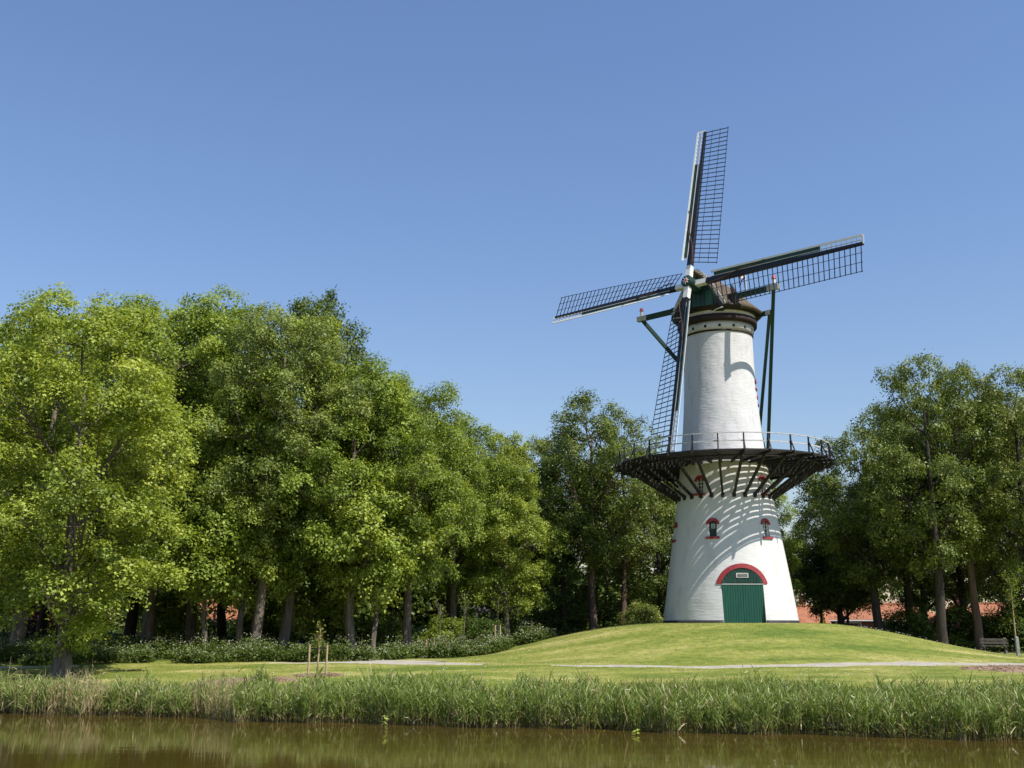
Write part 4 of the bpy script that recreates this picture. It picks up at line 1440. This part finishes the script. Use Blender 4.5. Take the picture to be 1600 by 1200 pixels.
def house(label, x, y, rz, w, d, eave, ridge, wall_mat, hip=0.0, wins=(), chim=None, door=None, name='brick_house', roof_mat=None):
    """w along the ridge, d deep; the long front looks to -y before turning"""
    g = G(x, y)
    root = empty(name, (x, y, g), rz)
    tag(root, label, 'house')
    mb = MB(); mb.box((0, 0, eave / 2 - 0.25), (w, d, eave + 0.5))
    if hip == 0:
        for s in (-1, 1):
            vs = [(s * w / 2, -d / 2, eave), (s * w / 2, d / 2, eave), (s * w / 2, 0, ridge - 0.1), (s * (w / 2 - 0.2), -d / 2, eave), (s * (w / 2 - 0.2), d / 2, eave), (s * (w / 2 - 0.2), 0, ridge - 0.1)]
            mb.add(vs, [(0, 1, 2), (5, 4, 3), (0, 3, 4, 1), (1, 4, 5, 2), (2, 5, 3, 0)])
    mb.build('wall', wall_mat, root)
    o = 0.35
    r = MB()
    slope = (ridge - eave) / (d / 2)
    ze = eave - o * slope
    W2, D2 = w / 2 + o, d / 2 + o
    h = hip * (w / 2)
    slab(r, [(-W2, -D2, ze), (W2, -D2, ze), (W2 - h, 0, ridge), (-W2 + h, 0, ridge)], 0.12)
    slab(r, [(W2, D2, ze), (-W2, D2, ze), (-W2 + h, 0, ridge), (W2 - h, 0, ridge)], 0.12)
    if h > 0:
        for s in (-1, 1):
            slab(r, [(s * W2, -D2 * s, ze), (s * W2, D2 * s, ze), (s * (W2 - h), 0, ridge)], 0.12)
    rf = r.build('roof', roof_mat or M['tiles'], root)
    q = MB(); q.tube([(-W2 + h, 0, ridge + 0.03), (W2 - h, 0, ridge + 0.03)], 0.12, 8); q.build('ridge_tiles', roof_mat or M['tiles'], rf)
    q = MB(); q.beam((-W2, -D2 + 0.0, ze - 0.10), (W2, -D2 + 0.0, ze - 0.10), 0.12, 0.12); q.build('gutter', M['white_paint'], root)
    if chim is not None:
        q = MB(); q.box((chim, 0.4, ridge + 0.25), (0.6, 0.6, 1.3)); q.box((chim, 0.4, ridge + 0.93), (0.72, 0.72, 0.10)); q.build('chimney', M['brick_red'], rf)
    for (u, v, ww, hh_) in wins:
        q = MB()
        fr = 0.09
        for a, b, cc, dd in ((-ww / 2, -ww / 2 + fr, 0, hh_), (ww / 2 - fr, ww / 2, 0, hh_), (-ww / 2 + fr, ww / 2 - fr, 0, fr), (-ww / 2 + fr, ww / 2 - fr, hh_ - fr, hh_), (-fr / 2, fr / 2, fr, hh_ - fr)):
            q.box((u + (a + b) / 2, -d / 2 - 0.02, v + (cc + dd) / 2), (b - a, 0.08, dd - cc))
        wf = q.build('window', M['white_paint'], root)
        q = MB(); q.box((u, -d / 2 - 0.005, v + hh_ / 2), (ww - 0.02, 0.02, hh_ - 0.02)); q.build('pane', M['glass'], wf)
        q = MB(); q.box((u, -d / 2 - 0.06, v - 0.05), (ww + 0.2, 0.16, 0.09)); q.build('sill', M['post_grey'], wf)
    if door is not None:
        q = MB(); q.box((door, -d / 2 - 0.02, 1.05), (1.0, 0.08, 2.1)); dr = q.build('door', M['white_paint'], root)
        q = MB(); q.box((door, -d / 2 - 0.07, 1.45), (0.6, 0.02, 0.9)); q.build('pane', M['glass'], dr)
    return root


house('low brick house with orange tiled hipped roof right of the mill', 37.5, 116, math.radians(-6), 15.5, 8.5, 2.6, 4.1, M['brick_red'], hip=0.42,
      wins=((-5.6, 1.0, 1.6, 1.3), (-2.2, 1.0, 2.6, 1.2), (1.2, 1.0, 1.3, 1.3), (4.8, 1.0, 1.8, 1.3)), chim=-6.0, door=3.1)
house('small brick outhouse with orange gable roof just beside the mill foot', 29.6, 112, math.radians(8), 4.4, 4.4, 2.3, 3.8, M['brick_red'], wins=((-1.0, 0.9, 0.9, 1.0),), door=0.9)
house('house with orange roof and white gable trim between the two dark trunks', 46.6, 112, math.radians(62), 9.0, 6.0, 2.3, 4.0, M['brick_red'], wins=((-2.0, 1.0, 1.3, 1.2), (2.0, 1.0, 1.3, 1.2)), chim=2)
house('orange roofed house behind the trees at the right edge', 57.5, 118, math.radians(-10), 13, 7, 2.4, 4.2, M['brick_red'], wins=((-4.0, 1.0, 1.5, 1.2), (0, 1.0, 1.5, 1.2), (4, 1.0, 1.5, 1.2)), chim=4)
house('white walled house with red roof deep behind the left wood', -29.6, 110, math.radians(10), 9, 7, 2.2, 4.6, M['white_wall'], wins=((-2.6, 0.8, 1.1, 1.1), (-0.4, 0.8, 1.1, 1.1), (2.4, 0.8, 1.1, 1.1)), name='white_house')
house('pale house glimpsed between trunks behind the staked saplings', -3.2, 108, math.radians(-4), 8, 6, 2.2, 4.2, M['white_wall'], wins=((-2.4, 0.8, 1.2, 1.1), (0.6, 0.8, 1.2, 1.1)), door=2.6, name='white_house', roof_mat=M['dark_tiles'])
house('orange roof peeping out left behind the mill foot', 15.2, 112, math.radians(5), 7, 6, 2.4, 4.2, M['brick_red'], wins=((-2, 0.9, 1.1, 1.1), (1.5, 0.9, 1.1, 1.1)))


def conifer(label, x, y, h, w):
    rg = np.random.default_rng(int(x * 10))
    root = empty('conifer', (x, y, G(x, y)))
    tag(root, label, 'conifer')
    MB().tube([(0, 0, -0.2), (0, 0, h * 0.8)], [0.08, 0.03], 6).build('trunk', M['bark_dark'], root)
    n = 5000
    t = rg.random(n) ** 1.3
    a = rg.uniform(0, 6.28, n)
    r = w / 2 * (1 - t) * rg.uniform(0.7, 1.05, n) * (1 + 0.15 * np.sin(5 * a + 9 * t))
    C = np.stack([r * np.cos(a), r * np.sin(a), 0.1 + t * h], -1)
    D = unit(np.stack([np.cos(a), np.sin(a), np.full(n, 0.3)], -1) + rg.normal(0, 0.4, (n, 3)))
    A = unit(np.array([0, 0, 1.0]) + rg.normal(0, 0.4, (n, 3)))
    L = rg.uniform(0.1, 0.2, n)
    link('foliage', quad_mesh('conifer_foliage', leaf_quads(C, D, A, L, L * 0.5), rg.random(n), M['leaf_gold']), root)


conifer('small golden conifer in front of the brick house wall', gx(1288, 108), 108.0, 3.2, 1.5)


def car(label, x, y, rz):
    root = empty('parked_car', (x, y, G(x, y)), rz)
    tag(root, label, 'car')
    prof = [(-2.1, 0.45), (-2.12, 0.75), (-2.0, 0.92), (-1.35, 1.0), (-0.75, 1.42), (0.7, 1.46), (1.5, 1.02), (2.0, 0.95), (2.12, 0.7), (2.1, 0.42), (1.75, 0.30), (-1.75, 0.30)]
    mb = MB(); N = len(prof)
    vs = []
    for s in (-1, 1):
        for px_, z in prof:
            inset = 0.82 - (0.12 if z > 1.2 else 0)
            vs.append((px_, s * inset, z))
    mb.add(vs, [tuple(range(N)), tuple(reversed(range(N, 2 * N)))] + [(i, N + i, N + (i + 1) % N, (i + 1) % N) for i in range(N)])
    mb.build('body', M['car_white'], root)
    for s in (-1, 1):
        q = MB()
        vs = [(-1.2, s * 0.80, 1.03), (1.3, s * 0.80, 1.05), (0.68, s * 0.725, 1.38), (-0.70, s * 0.725, 1.36)]
        q.add(vs + [(a, b + s * 0.012, c) for a, b, c in vs], [(0, 1, 2, 3), (7, 6, 5, 4), (0, 4, 5, 1), (1, 5, 6, 2), (2, 6, 7, 3), (3, 7, 4, 0)])
        q.build('window', M['glass'], root)
        for xx in (-1.3, 1.3):
            q = MB(); q.tube([(xx, s * 0.66, 0.32), (xx, s * 0.85, 0.32)], 0.32, 16); wl = q.build('wheel', M['rubber'], root)
            q = MB(); q.tube([(xx, s * 0.851, 0.32), (xx, s * 0.862, 0.32)], 0.19, 12); q.build('rim', M['post_grey'], wl)
    for s in (-1, 1):
        q = MB(); q.box((2.09, s * 0.6, 0.78), (0.06, 0.3, 0.14)); q.build('headlight', M['grey_rail'], root)


car('white car parked behind the trees at the left edge', -45.6, 95, math.radians(4))

# bench under the right hand trees
bx, by = gx(1556, 68.5), 68.5
b = empty('park_bench', (bx, by, G(bx, by)), math.radians(-14))
tag(b, 'weathered wooden bench with slanted supports under the trees at right', 'bench')
for s in (-0.62, 0.62):
    q = MB(); q.beam((s, -0.28, -0.05), (s, 0.02, 0.45), 0.10, 0.10); q.beam((s, 0.30, -0.05), (s, 0.10, 0.45), 0.10, 0.10); q.beam((s, -0.25, 0.42), (s, 0.25, 0.42), 0.08, 0.08)
    q.build('leg', M['old_wood'], b)
    q = MB(); q.beam((s, 0.18, 0.40), (s, 0.36, 0.98), 0.09, 0.07); q.build('back_support', M['old_wood'], b)
for k in range(3):
    q = MB(); q.box((0, -0.18 + k * 0.16, 0.485), (1.6, 0.13, 0.045)); q.build('seat_plank', M['old_wood'], b)
for k in range(2):
    q = MB(); q.box((0, 0.205 + k * 0.065, 0.68 + k * 0.19), (1.6, 0.04, 0.14)); q.build('back_plank', M['old_wood'], b)


def post(label, px, Y, h, w, mat, name='post'):
    x = gx(px, Y)
    q = MB(); q.box((0, 0, h / 2 - 0.15), (w, w, h + 0.3)); q.add([(-w / 2, -w / 2, h), (w / 2, -w / 2, h), (w / 2, w / 2, h), (-w / 2, w / 2, h), (0, 0, h + w * 0.4)], [(0, 1, 4), (1, 2, 4), (2, 3, 4), (3, 0, 4)])
    o = q.build(name, mat)
    o.location = (x, Y, G(x, Y))
    tag(o, label, 'post')
    return o


post('pale grey post at the right edge beside the bench', 1592, 62, 1.05, 0.16, M['post_grey'])
post('short wooden stake right of the leaning linden', 666, 62.5, 0.95, 0.10, M['stake'], 'stake')


def staked_sapling(label, px, Y, hs, gap, stem_h, lean, leafy, stem_mat, seed, ties=True):
    rg = np.random.default_rng(seed)
    x = gx(px, Y)
    root = empty('sapling', (x, Y, G(x, Y)))
    tag(root, label, 'sapling')
    top = (lean, 0.0, stem_h)
    q = MB(); q.tube([(0, 0, -0.1), (lean * 0.3, 0, stem_h * 0.35), (lean * 0.75, 0.02, stem_h * 0.7), top], [0.045, 0.038, 0.026, 0.012], 7)
    q.build('stem', stem_mat, root, True)
    q = MB()
    tips = []
    for k in range(14):
        t = rg.uniform(0.6, 1.0); a = rg.uniform(0, 6.28); L = rg.uniform(0.35, 0.8) * (stem_h / 3)
        p = np.array([lean * t, 0, stem_h * t])
        e = p + np.array([math.cos(a) * L * 0.6, math.sin(a) * L * 0.6, L])
        q.tube([p, (p + e) / 2 + rg.normal(0, 0.02, 3), e], [0.012, 0.008, 0.004], 4)
        tips += [e, (p + e) / 2]
    q.build('twigs', stem_mat, root)
    if leafy:
        tips = np.array(tips)
        n = leafy
        C = tips[rg.integers(0, len(tips), n)] + rg.normal(0, 0.12, (n, 3))
        Nn = unit(np.array([0, 0, 1.0]) + rg.normal(0, 0.5, (n, 3)))
        L = rg.uniform(0.08, 0.14, n)
        link('leaves', quad_mesh('sapling_leaves', leaf_quads(C, Nn, unit(rg.normal(0, 1, (n, 3))), L, L * 0.65), rg.random(n), M['leaf_mid']), root)
    for s in ((-1, 1) if gap else ()):
        sx = s * gap / 2
        q = MB(); q.tube([(sx, 0.02 * s, -0.2), (sx + 0.02, 0.02 * s, hs)], [0.048, 0.042], 8)
        stake = q.build('stake', M['stake'], root)
        if ties:
            q = MB(); q.beam((sx, 0.0, hs - 0.14), (lean * 0.45, 0.0, hs - 0.17), 0.012, 0.055); q.build('tie_band', M['rubber'], stake)
    return root


staked_sapling('young sapling tied between two pale stakes on the lawn behind the reeds', 495.5, 46.0, 1.28, 0.74, 1.95, 0.09, 60, M['stake'], 1)
staked_sapling('bare young tree between two stakes behind the path junction', 686, 63.5, 1.1, 0.62, 3.0, 0.04, 40, M['bark'], 2)
staked_sapling('unstaked pale sapling stem right of the staked young tree', 723, 62.5, 0, 0, 3.2, 0.12, 130, M['bark'], 3)
staked_sapling('young tree with dark stakes at the foot of the mound', 777, 64.5, 1.5, 0.30, 3.0, 0.05, 120, M['bark_dark'], 4)
staked_sapling('leafy sapling at the right edge beside the grey post', 1590, 66.0, 1.2, 0.0, 4.2, 0.05, 500, M['stake'], 6)

# bird on the wood chips
bd = empty('bird', (-10.55, 45.1, G(-10.55, 45.1)), math.radians(35))
tag(bd, 'small dark bird standing on the wood chip patch', 'bird')
q = MB()
pts = [(-0.20, 0, 0.10), (-0.12, 0, 0.125), (-0.05, 0, 0.15), (0.03, 0, 0.175), (0.08, 0, 0.21), (0.115, 0, 0.24), (0.15, 0, 0.245), (0.175, 0, 0.24)]
q.tube(pts, [0.012, 0.025, 0.055, 0.06, 0.042, 0.034, 0.026, 0.008], 10)
q.build('body', M['bird'], bd, True)
for s in (-1, 1):
    q = MB(); q.tube([(0.0, s * 0.025, 0.13), (0.0, s * 0.025, 0.0), (0.04, s * 0.03, 0.004)], 0.006, 5); q.build('leg', M['bird'], bd)
q = MB(); q.tube([(0.165, 0, 0.242), (0.205, 0, 0.234)], [0.010, 0.002], 5); q.build('beak', M['leaf_gold'], bd)


# ------------------------------------------------------------------ reeds, grass and flowers
def ribbons(S, D, L, W, droop, nseg, tint, side=None):
    """tapering blades: start, direction, length, width, droop"""
    N = len(S)
    if side is None:
        a = RNG.uniform(0, 6.28, N)
        side = np.stack([np.cos(a), np.sin(a), np.zeros(N)], -1)
    side = unit(side - D * (side * D).sum(-1, keepdims=True))
    prev = None
    Q, T = [], []
    for i in range(nseg + 1):
        t = i / nseg
        P = S + D * (L * t)[:, None]
        P[:, 2] -= droop * L * t ** 2
        w = (W * (1 - t ** 1.6) * 0.5 + 0.0015)[:, None]
        a, b = P - side * w, P + side * w
        if prev is not None:
            Q.append(np.stack([prev[0], prev[1], b, a], 1)); T.append(tint)
        prev = (a, b)
    return np.concatenate(Q), np.concatenate(T)


def reeds():
    rg = np.random.default_rng(5)
    n = 14000
    x = rg.uniform(-27, 23, n)
    depth = np.where(x < -9.2, 2.0, 2.7)
    clump = 0.5 + 0.5 * np.sin(x * 1.9 + 1.1 * np.sin(x * 0.7)) * np.sin(x * 0.83 + 2)
    d = rg.random(n) ** 1.25 * depth * (0.75 + 0.45 * clump) - 0.25
    y = shore(x) + d
    z = np.maximum(ground(x, y), -1.0)
    h = rg.normal(1.0, 0.16, n) * (0.80 + 0.32 * clump + 0.10 * np.sin(x * 6.3 + d * 3)) * np.where(x < -9.2, 0.92, 1.0)
    h *= np.clip(1.08 - 0.13 * d, 0.6, 1.08)
    # last year's straw stands in places, most of it at the left
    straw_f = np.where(x < -9.2, 0.34 + 0.42 * (np.sin(x * 1.15 + 0.5) > 0.3), 0.09 + 0.10 * (np.sin(x * 0.5) > 0.4))
    straw = rg.random(n) < straw_f
    az = rg.uniform(0, 6.28, n)
    lean = np.where(straw, rg.uniform(0.02, 0.35, n), rg.uniform(0.01, 0.12, n))
    D = unit(np.stack([np.cos(az) * lean + 0.03, np.sin(az) * lean, np.ones(n)], -1))
    S = np.stack([x, y, z - 0.05], -1)
    Q, T = [], []
    # stems: brown sheathed foot and green upper part
    foot = np.minimum(rg.uniform(0.25, 0.5, n), h * 0.5)
    a = ribbons(S, D, foot / 0.9, np.full(n, 0.022), np.zeros(n), 1, rg.uniform(0.0, 0.16, n))
    S2 = S + D * (foot * 0.85)[:, None]
    t2 = np.where(straw, rg.uniform(0.18, 0.34, n), rg.uniform(0.45, 0.75, n))
    hs = np.where(straw, h * rg.uniform(0.9, 1.45, n), h)
    b = ribbons(S2, D, hs - foot * 0.85, np.full(n, 0.018), np.full(n, 0.02), 2, t2)
    Q += [a[0], b[0]]; T += [a[1], b[1]]
    # leaves
    for k in range(7):
        m = ~straw
        idx = np.where(m)[0]
        t = 0.22 + 0.72 * (k + rg.random(len(idx))) / 7
        P = S[idx] + D[idx] * (h[idx] * t)[:, None]
        az2 = rg.uniform(0, 6.28, len(idx)); up = rg.uniform(1.0, 2.8, len(idx))
        dd = unit(np.stack([np.cos(az2) + 0.15, np.sin(az2), up], -1))
        L = rg.uniform(0.28, 0.55, len(idx))
        tt = np.clip(rg.normal(0.68, 0.14, len(idx)), 0.42, 1.0)
        dead = rg.random(len(idx)) < np.where(t < 0.4, 0.35, 0.03)
        tt = np.where(dead, rg.uniform(0.12, 0.32, len(idx)), tt)
        r = ribbons(P, dd, L, rg.uniform(0.018, 0.034, len(idx)), rg.uniform(0.15, 0.7, len(idx)), 3, tt)
        Q.append(r[0]); T.append(r[1])
    # plumes and broken straw
    idx = np.where(straw)[0]
    for k in range(2):
        P = S[idx] + D[idx] * (hs[idx] * rg.uniform(0.3, 1.0, len(idx)))[:, None]
        dd = unit(rg.normal(0, 1, (len(idx), 3)) + np.array([0, 0, 0.8]))
        r = ribbons(P, dd, rg.uniform(0.12, 0.35, len(idx)), rg.uniform(0.012, 0.03, len(idx)), rg.uniform(0.2, 0.9, len(idx)), 2, rg.uniform(0.15, 0.34, len(idx)))
        Q.append(r[0]); T.append(r[1])
    o = link('reed_bed', quad_mesh('reed_bed', np.concatenate(Q), np.concatenate(T), M['reed']))
    tag(o, 'dense green reed bed along the water edge with straw stems at its left end', 'reeds', kind='stuff')


reeds()


def grass(name, label, n, xr, yf, hr, wid, seed, tint_mu, tint_sd, mask=None, clumps=None, nseg=2):
    rg = np.random.default_rng(seed)
    x = rg.uniform(xr[0], xr[1], n)
    y = yf(x, rg.random(n))
    if mask is not None:
        k = rg.random(n) < mask(x, y)
        x, y = x[k], y[k]
    n = len(x)
    z = ground(x, y)
    az = rg.uniform(0, 6.28, n)
    ln = rg.uniform(0.1, 0.6, n)
    D = unit(np.stack([np.cos(az) * ln, np.sin(az) * ln, np.ones(n)], -1))
    L = rg.uniform(hr[0], hr[1], n)
    if clumps is not None: L = L * clumps(x, y)
    tint = np.clip(rg.normal(tint_mu, tint_sd, n), 0, 1)
    Q, T = ribbons(np.stack([x, y, z - 0.01], -1), D, L, np.full(n, wid) * rg.uniform(0.7, 1.3, n), rg.uniform(0.1, 0.6, n), nseg, tint)
    o = link(name, quad_mesh(name, Q, T, M['grass_blade']))
    tag(o, label, 'grass', kind='stuff')


def onpath(x, y):
    """1 away from paths and chips"""
    pts = np.array([(70, 66), (45, 58.5), (33, 54.6), (24.5, 51.6), (19, 49.9), (14.2, 48.9), (8, 48.7), (2.5, 49.6), (-1.5, 51.6), (-5.0, 53.2), (-10, 53.6), (-16, 53.2), (-24, 52.9), (-34, 53.5), (-50, 57)])[::-1]
    yc = np.interp(x, pts[:, 0], pts[:, 1])
    far = np.abs(y - yc) > np.where(x > 8, 1.15, np.where(x > 1.8, 0.65, np.where((x < -2.2) & (x > -12), 1.3, 0.25)))
    m1 = np.hypot((x + 10.7) / 2.0, (y - 44.3) / 1.3) > 1.0
    m2 = np.hypot((x - 20.5) / 1.9, (y - 45.4) / 1.9) > 1.0
    m3 = np.hypot(x + 8.15, (y - 46.0) / 0.8) > 1.0
    mill_ = np.hypot(x - MX, y - MY) > 4.1
    return (far & m1 & m2 & m3 & mill_).astype(float)


# long grass between the reeds and the lawn
grass('long_grass', 'band of longer grass between the reeds and the mown lawn', 40000, (-27, 24), lambda x, u: shore(x) + 1.8 + u ** 1.3 * np.where(x < -9, 2.2, np.where(x > 4, 6.0, 3.4)), (0.18, 0.45), 0.016, 21, 0.55, 0.32,
      mask=lambda x, y: onpath(x, y) * (0.35 + 0.65 * (np.sin(x * 0.8 + y) * np.sin(y * 1.1 - x * 0.35) > -0.35)),
      clumps=lambda x, y: 0.6 + 0.7 * (0.5 + 0.5 * np.sin(x * 1.3 + 0.7 * y) * np.sin(y * 1.7 - 0.4 * x)) + 0.8 * np.exp(-((x - 8) / 4.5) ** 2))
# mown lawn
grass('lawn_grass', 'short mown grass of the lawn and the mound', 105000, (-32, 38), lambda x, u: shore(x) + 4.0 + u ** 0.9 * (70.0 - shore(x) - 4.0), (0.03, 0.08), 0.022, 22, 0.3, 0.22,
      mask=lambda x, y: onpath(x, y) * (1 - woodmask(x, y)) * (np.abs(x) < y * 0.58), nseg=1)


def daisies():
    rg = np.random.default_rng(31)
    n = 900
    cx = rg.uniform(-25, 30, 70); cy = rg.uniform(41, 64, 70)
    k = rg.integers(0, 70, n)
    x = cx[k] + rg.normal(0, 1.0, n); y = cy[k] + rg.normal(0, 0.7, n)
    ok = (onpath(x, y) > 0) & (y > shore(x) + 4) & (np.hypot(x - MX, y - MY) > 7.5)
    x, y = x[ok], y[ok]
    n = len(x)
    C = np.stack([x, y, ground(x, y) + 0.09], -1)
    N = unit(np.array([0, -0.3, 1.0]) + rg.normal(0, 0.25, (n, 3)))
    L = rg.uniform(0.03, 0.05, n)
    o = link('daisies', quad_mesh('daisies', leaf_quads(C, N, unit(rg.normal(0, 1, (n, 3))), L, L), np.ones(n), M['flower']))
    tag(o, 'tiny white daisies sprinkled over the lawn', 'flowers', kind='stuff')


daisies()


def cow_parsley():
    rg = np.random.default_rng(41)
    n = 3000
    x = rg.uniform(-36, 2.5, n)
    y0 = 54.7 + np.where(x > -7, (x + 7) * 1.0 + 2.2, 0) + 0.5 * np.sin(x * 0.9)
    y = y0 + rg.random(n) ** 1.9 * np.where(x > -7, 5.0, 10.0)
    keep = (np.sin(x * 1.1 + y * 0.6) * np.sin(x * 0.47 - y * 0.9) > -0.38) & ~((np.abs(x + 8.4) < 1.6) & (y > 55) & (rg.random(n) < 0.85)) & (np.abs(x) < 0.62 * y)
    x, y = x[keep], y[keep]; n = len(x)
    z = ground(x, y)
    h = rg.uniform(0.45, 1.15, n) * np.where(y < y0[keep] + 0.8, 0.7, 1.0) * (0.72 + 0.5 * np.abs(np.sin(x * 0.9 + 1.3 * np.sin(x * 0.37)) * np.cos(y * 0.8 + x * 0.3)))
    Q, T = [], []
    # ferny leaves
    m = 34
    t = rg.random((n, m)) ** 0.8
    a = rg.uniform(0, 6.28, (n, m))
    r = 0.36 * rg.random((n, m)) ** 0.6
    C = np.stack([x[:, None] + r * np.cos(a), y[:, None] + r * np.sin(a), z[:, None] + h[:, None] * t * 0.92 + 0.03], -1).reshape(-1, 3)
    k = len(C)
    N = unit(np.array([0, 0, 0.9]) + rg.normal(0, 0.5, (k, 3)))
    A = unit(np.stack([np.cos(a), np.sin(a), np.full_like(a, 0.1)], -1).reshape(-1, 3) + rg.normal(0, 0.3, (k, 3)))
    L = rg.uniform(0.09, 0.20, k)
    Q.append(leaf_quads(C, N, A, L, L * 0.55)); T.append(np.clip(rg.normal(0.4, 0.17, k), 0, 0.69))
    # stems
    S = np.stack([x, y, z], -1)
    r_ = ribbons(S, unit(np.array([0, 0, 1.0]) + rg.normal(0, 0.1, (n, 3))), h, np.full(n, 0.012), np.zeros(n), 1, np.full(n, 0.5))
    Q.append(r_[0]); T.append(r_[1])
    # white umbels
    m = 5
    a = rg.uniform(0, 6.28, (n, m)); r = 0.30 * rg.random((n, m)) ** 0.5
    C = np.stack([x[:, None] + r * np.cos(a), y[:, None] + r * np.sin(a), z[:, None] + h[:, None] * rg.uniform(0.85, 1.12, (n, m))], -1)
    patch = (np.sin(x * 0.55 + 1) * np.sin(y * 0.7 + x * 0.2) > -0.5)
    C = C[patch].reshape(-1, 3); k = len(C)
    N = unit(np.array([0, -0.15, 1.0]) + rg.normal(0, 0.35, (k, 3)))
    L = rg.uniform(0.035, 0.075, k)
    Q.append(leaf_quads(C, N, unit(rg.normal(0, 1, (k, 3))), L, L)); T.append(rg.uniform(0.75, 1.0, k))
    o = link('cow_parsley', quad_mesh('cow_parsley', np.concatenate(Q), np.concatenate(T), M['parsley']))
    tag(o, 'white flowering cow parsley massed under the left wood', 'wildflowers', kind='stuff')


cow_parsley()


def undergrowth():
    """leafy ground cover and brambles deep in the shade of the wood"""
    rg = np.random.default_rng(51)
    n = 5200
    x = rg.uniform(-62, 62, n)
    y = np.where(x < 18, rg.uniform(66, 97, n), rg.uniform(76, 99, n))
    k = (woodmask(x, y) > 0.3) & (np.hypot(x - MX, y - MY) > 14)
    k &= ~((x > 22) & (x < 60) & (y > 84))
    x, y = x[k], y[k]; n = len(x)
    h = rg.uniform(0.5, 1.6, n) * np.interp(y, [66, 80, 97], [0.6, 0.9, 1.6])
    m = 32
    a = rg.uniform(0, 6.28, (n, m)); r = rg.random((n, m)) ** 0.6 * 0.75
    t = rg.random((n, m)) ** 0.7
    C = np.stack([x[:, None] + r * np.cos(a), y[:, None] + r * np.sin(a), ground(x, y)[:, None] + h[:, None] * t], -1).reshape(-1, 3)
    q = len(C)
    N = unit(np.array([0, -0.1, 0.8]) + rg.normal(0, 0.5, (q, 3)))
    L = rg.uniform(0.16, 0.32, q)
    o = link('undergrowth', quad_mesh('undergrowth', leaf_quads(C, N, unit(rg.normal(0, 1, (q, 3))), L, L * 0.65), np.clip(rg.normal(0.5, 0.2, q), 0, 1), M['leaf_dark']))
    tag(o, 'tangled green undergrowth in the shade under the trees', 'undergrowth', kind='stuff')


undergrowth()

# a few yellow-green water plants standing out of the pond
def water_plant(label, px, Y, h, seed):
    rg = np.random.default_rng(seed)
    x = gx(px, Y, -0.9)
    root = empty('water_plant', (x, Y, -0.9))
    tag(root, label, 'water plant')
    MB().tube([(0, 0, -0.3), (0.02, 0, h * 0.5), (0.05, 0, h)], [0.012, 0.010, 0.005], 5).build('stem', M['leaf_maple'], root)
    n = 14
    t = rg.random(n); a = rg.uniform(0, 6.28, n)
    C = np.stack([0.05 * t + 0.07 * np.cos(a), 0.07 * np.sin(a), t * h + 0.02], -1)
    L = rg.uniform(0.07, 0.13, n)
    link('leaves', quad_mesh('water_plant_leaves', leaf_quads(C, unit(np.array([0, -0.4, 0.8]) + rg.normal(0, 0.3, (n, 3))), unit(rg.normal(0, 1, (n, 3))), L, L * 0.6), rg.uniform(0.7, 1, n), M['leaf_maple']), root)


water_plant('small yellow green plant standing in the water left of the middle', 600, 33.2, 0.38, 1)
water_plant('tiny yellow green shoot in the water before the reeds near the middle', 993, 31.5, 0.16, 2)
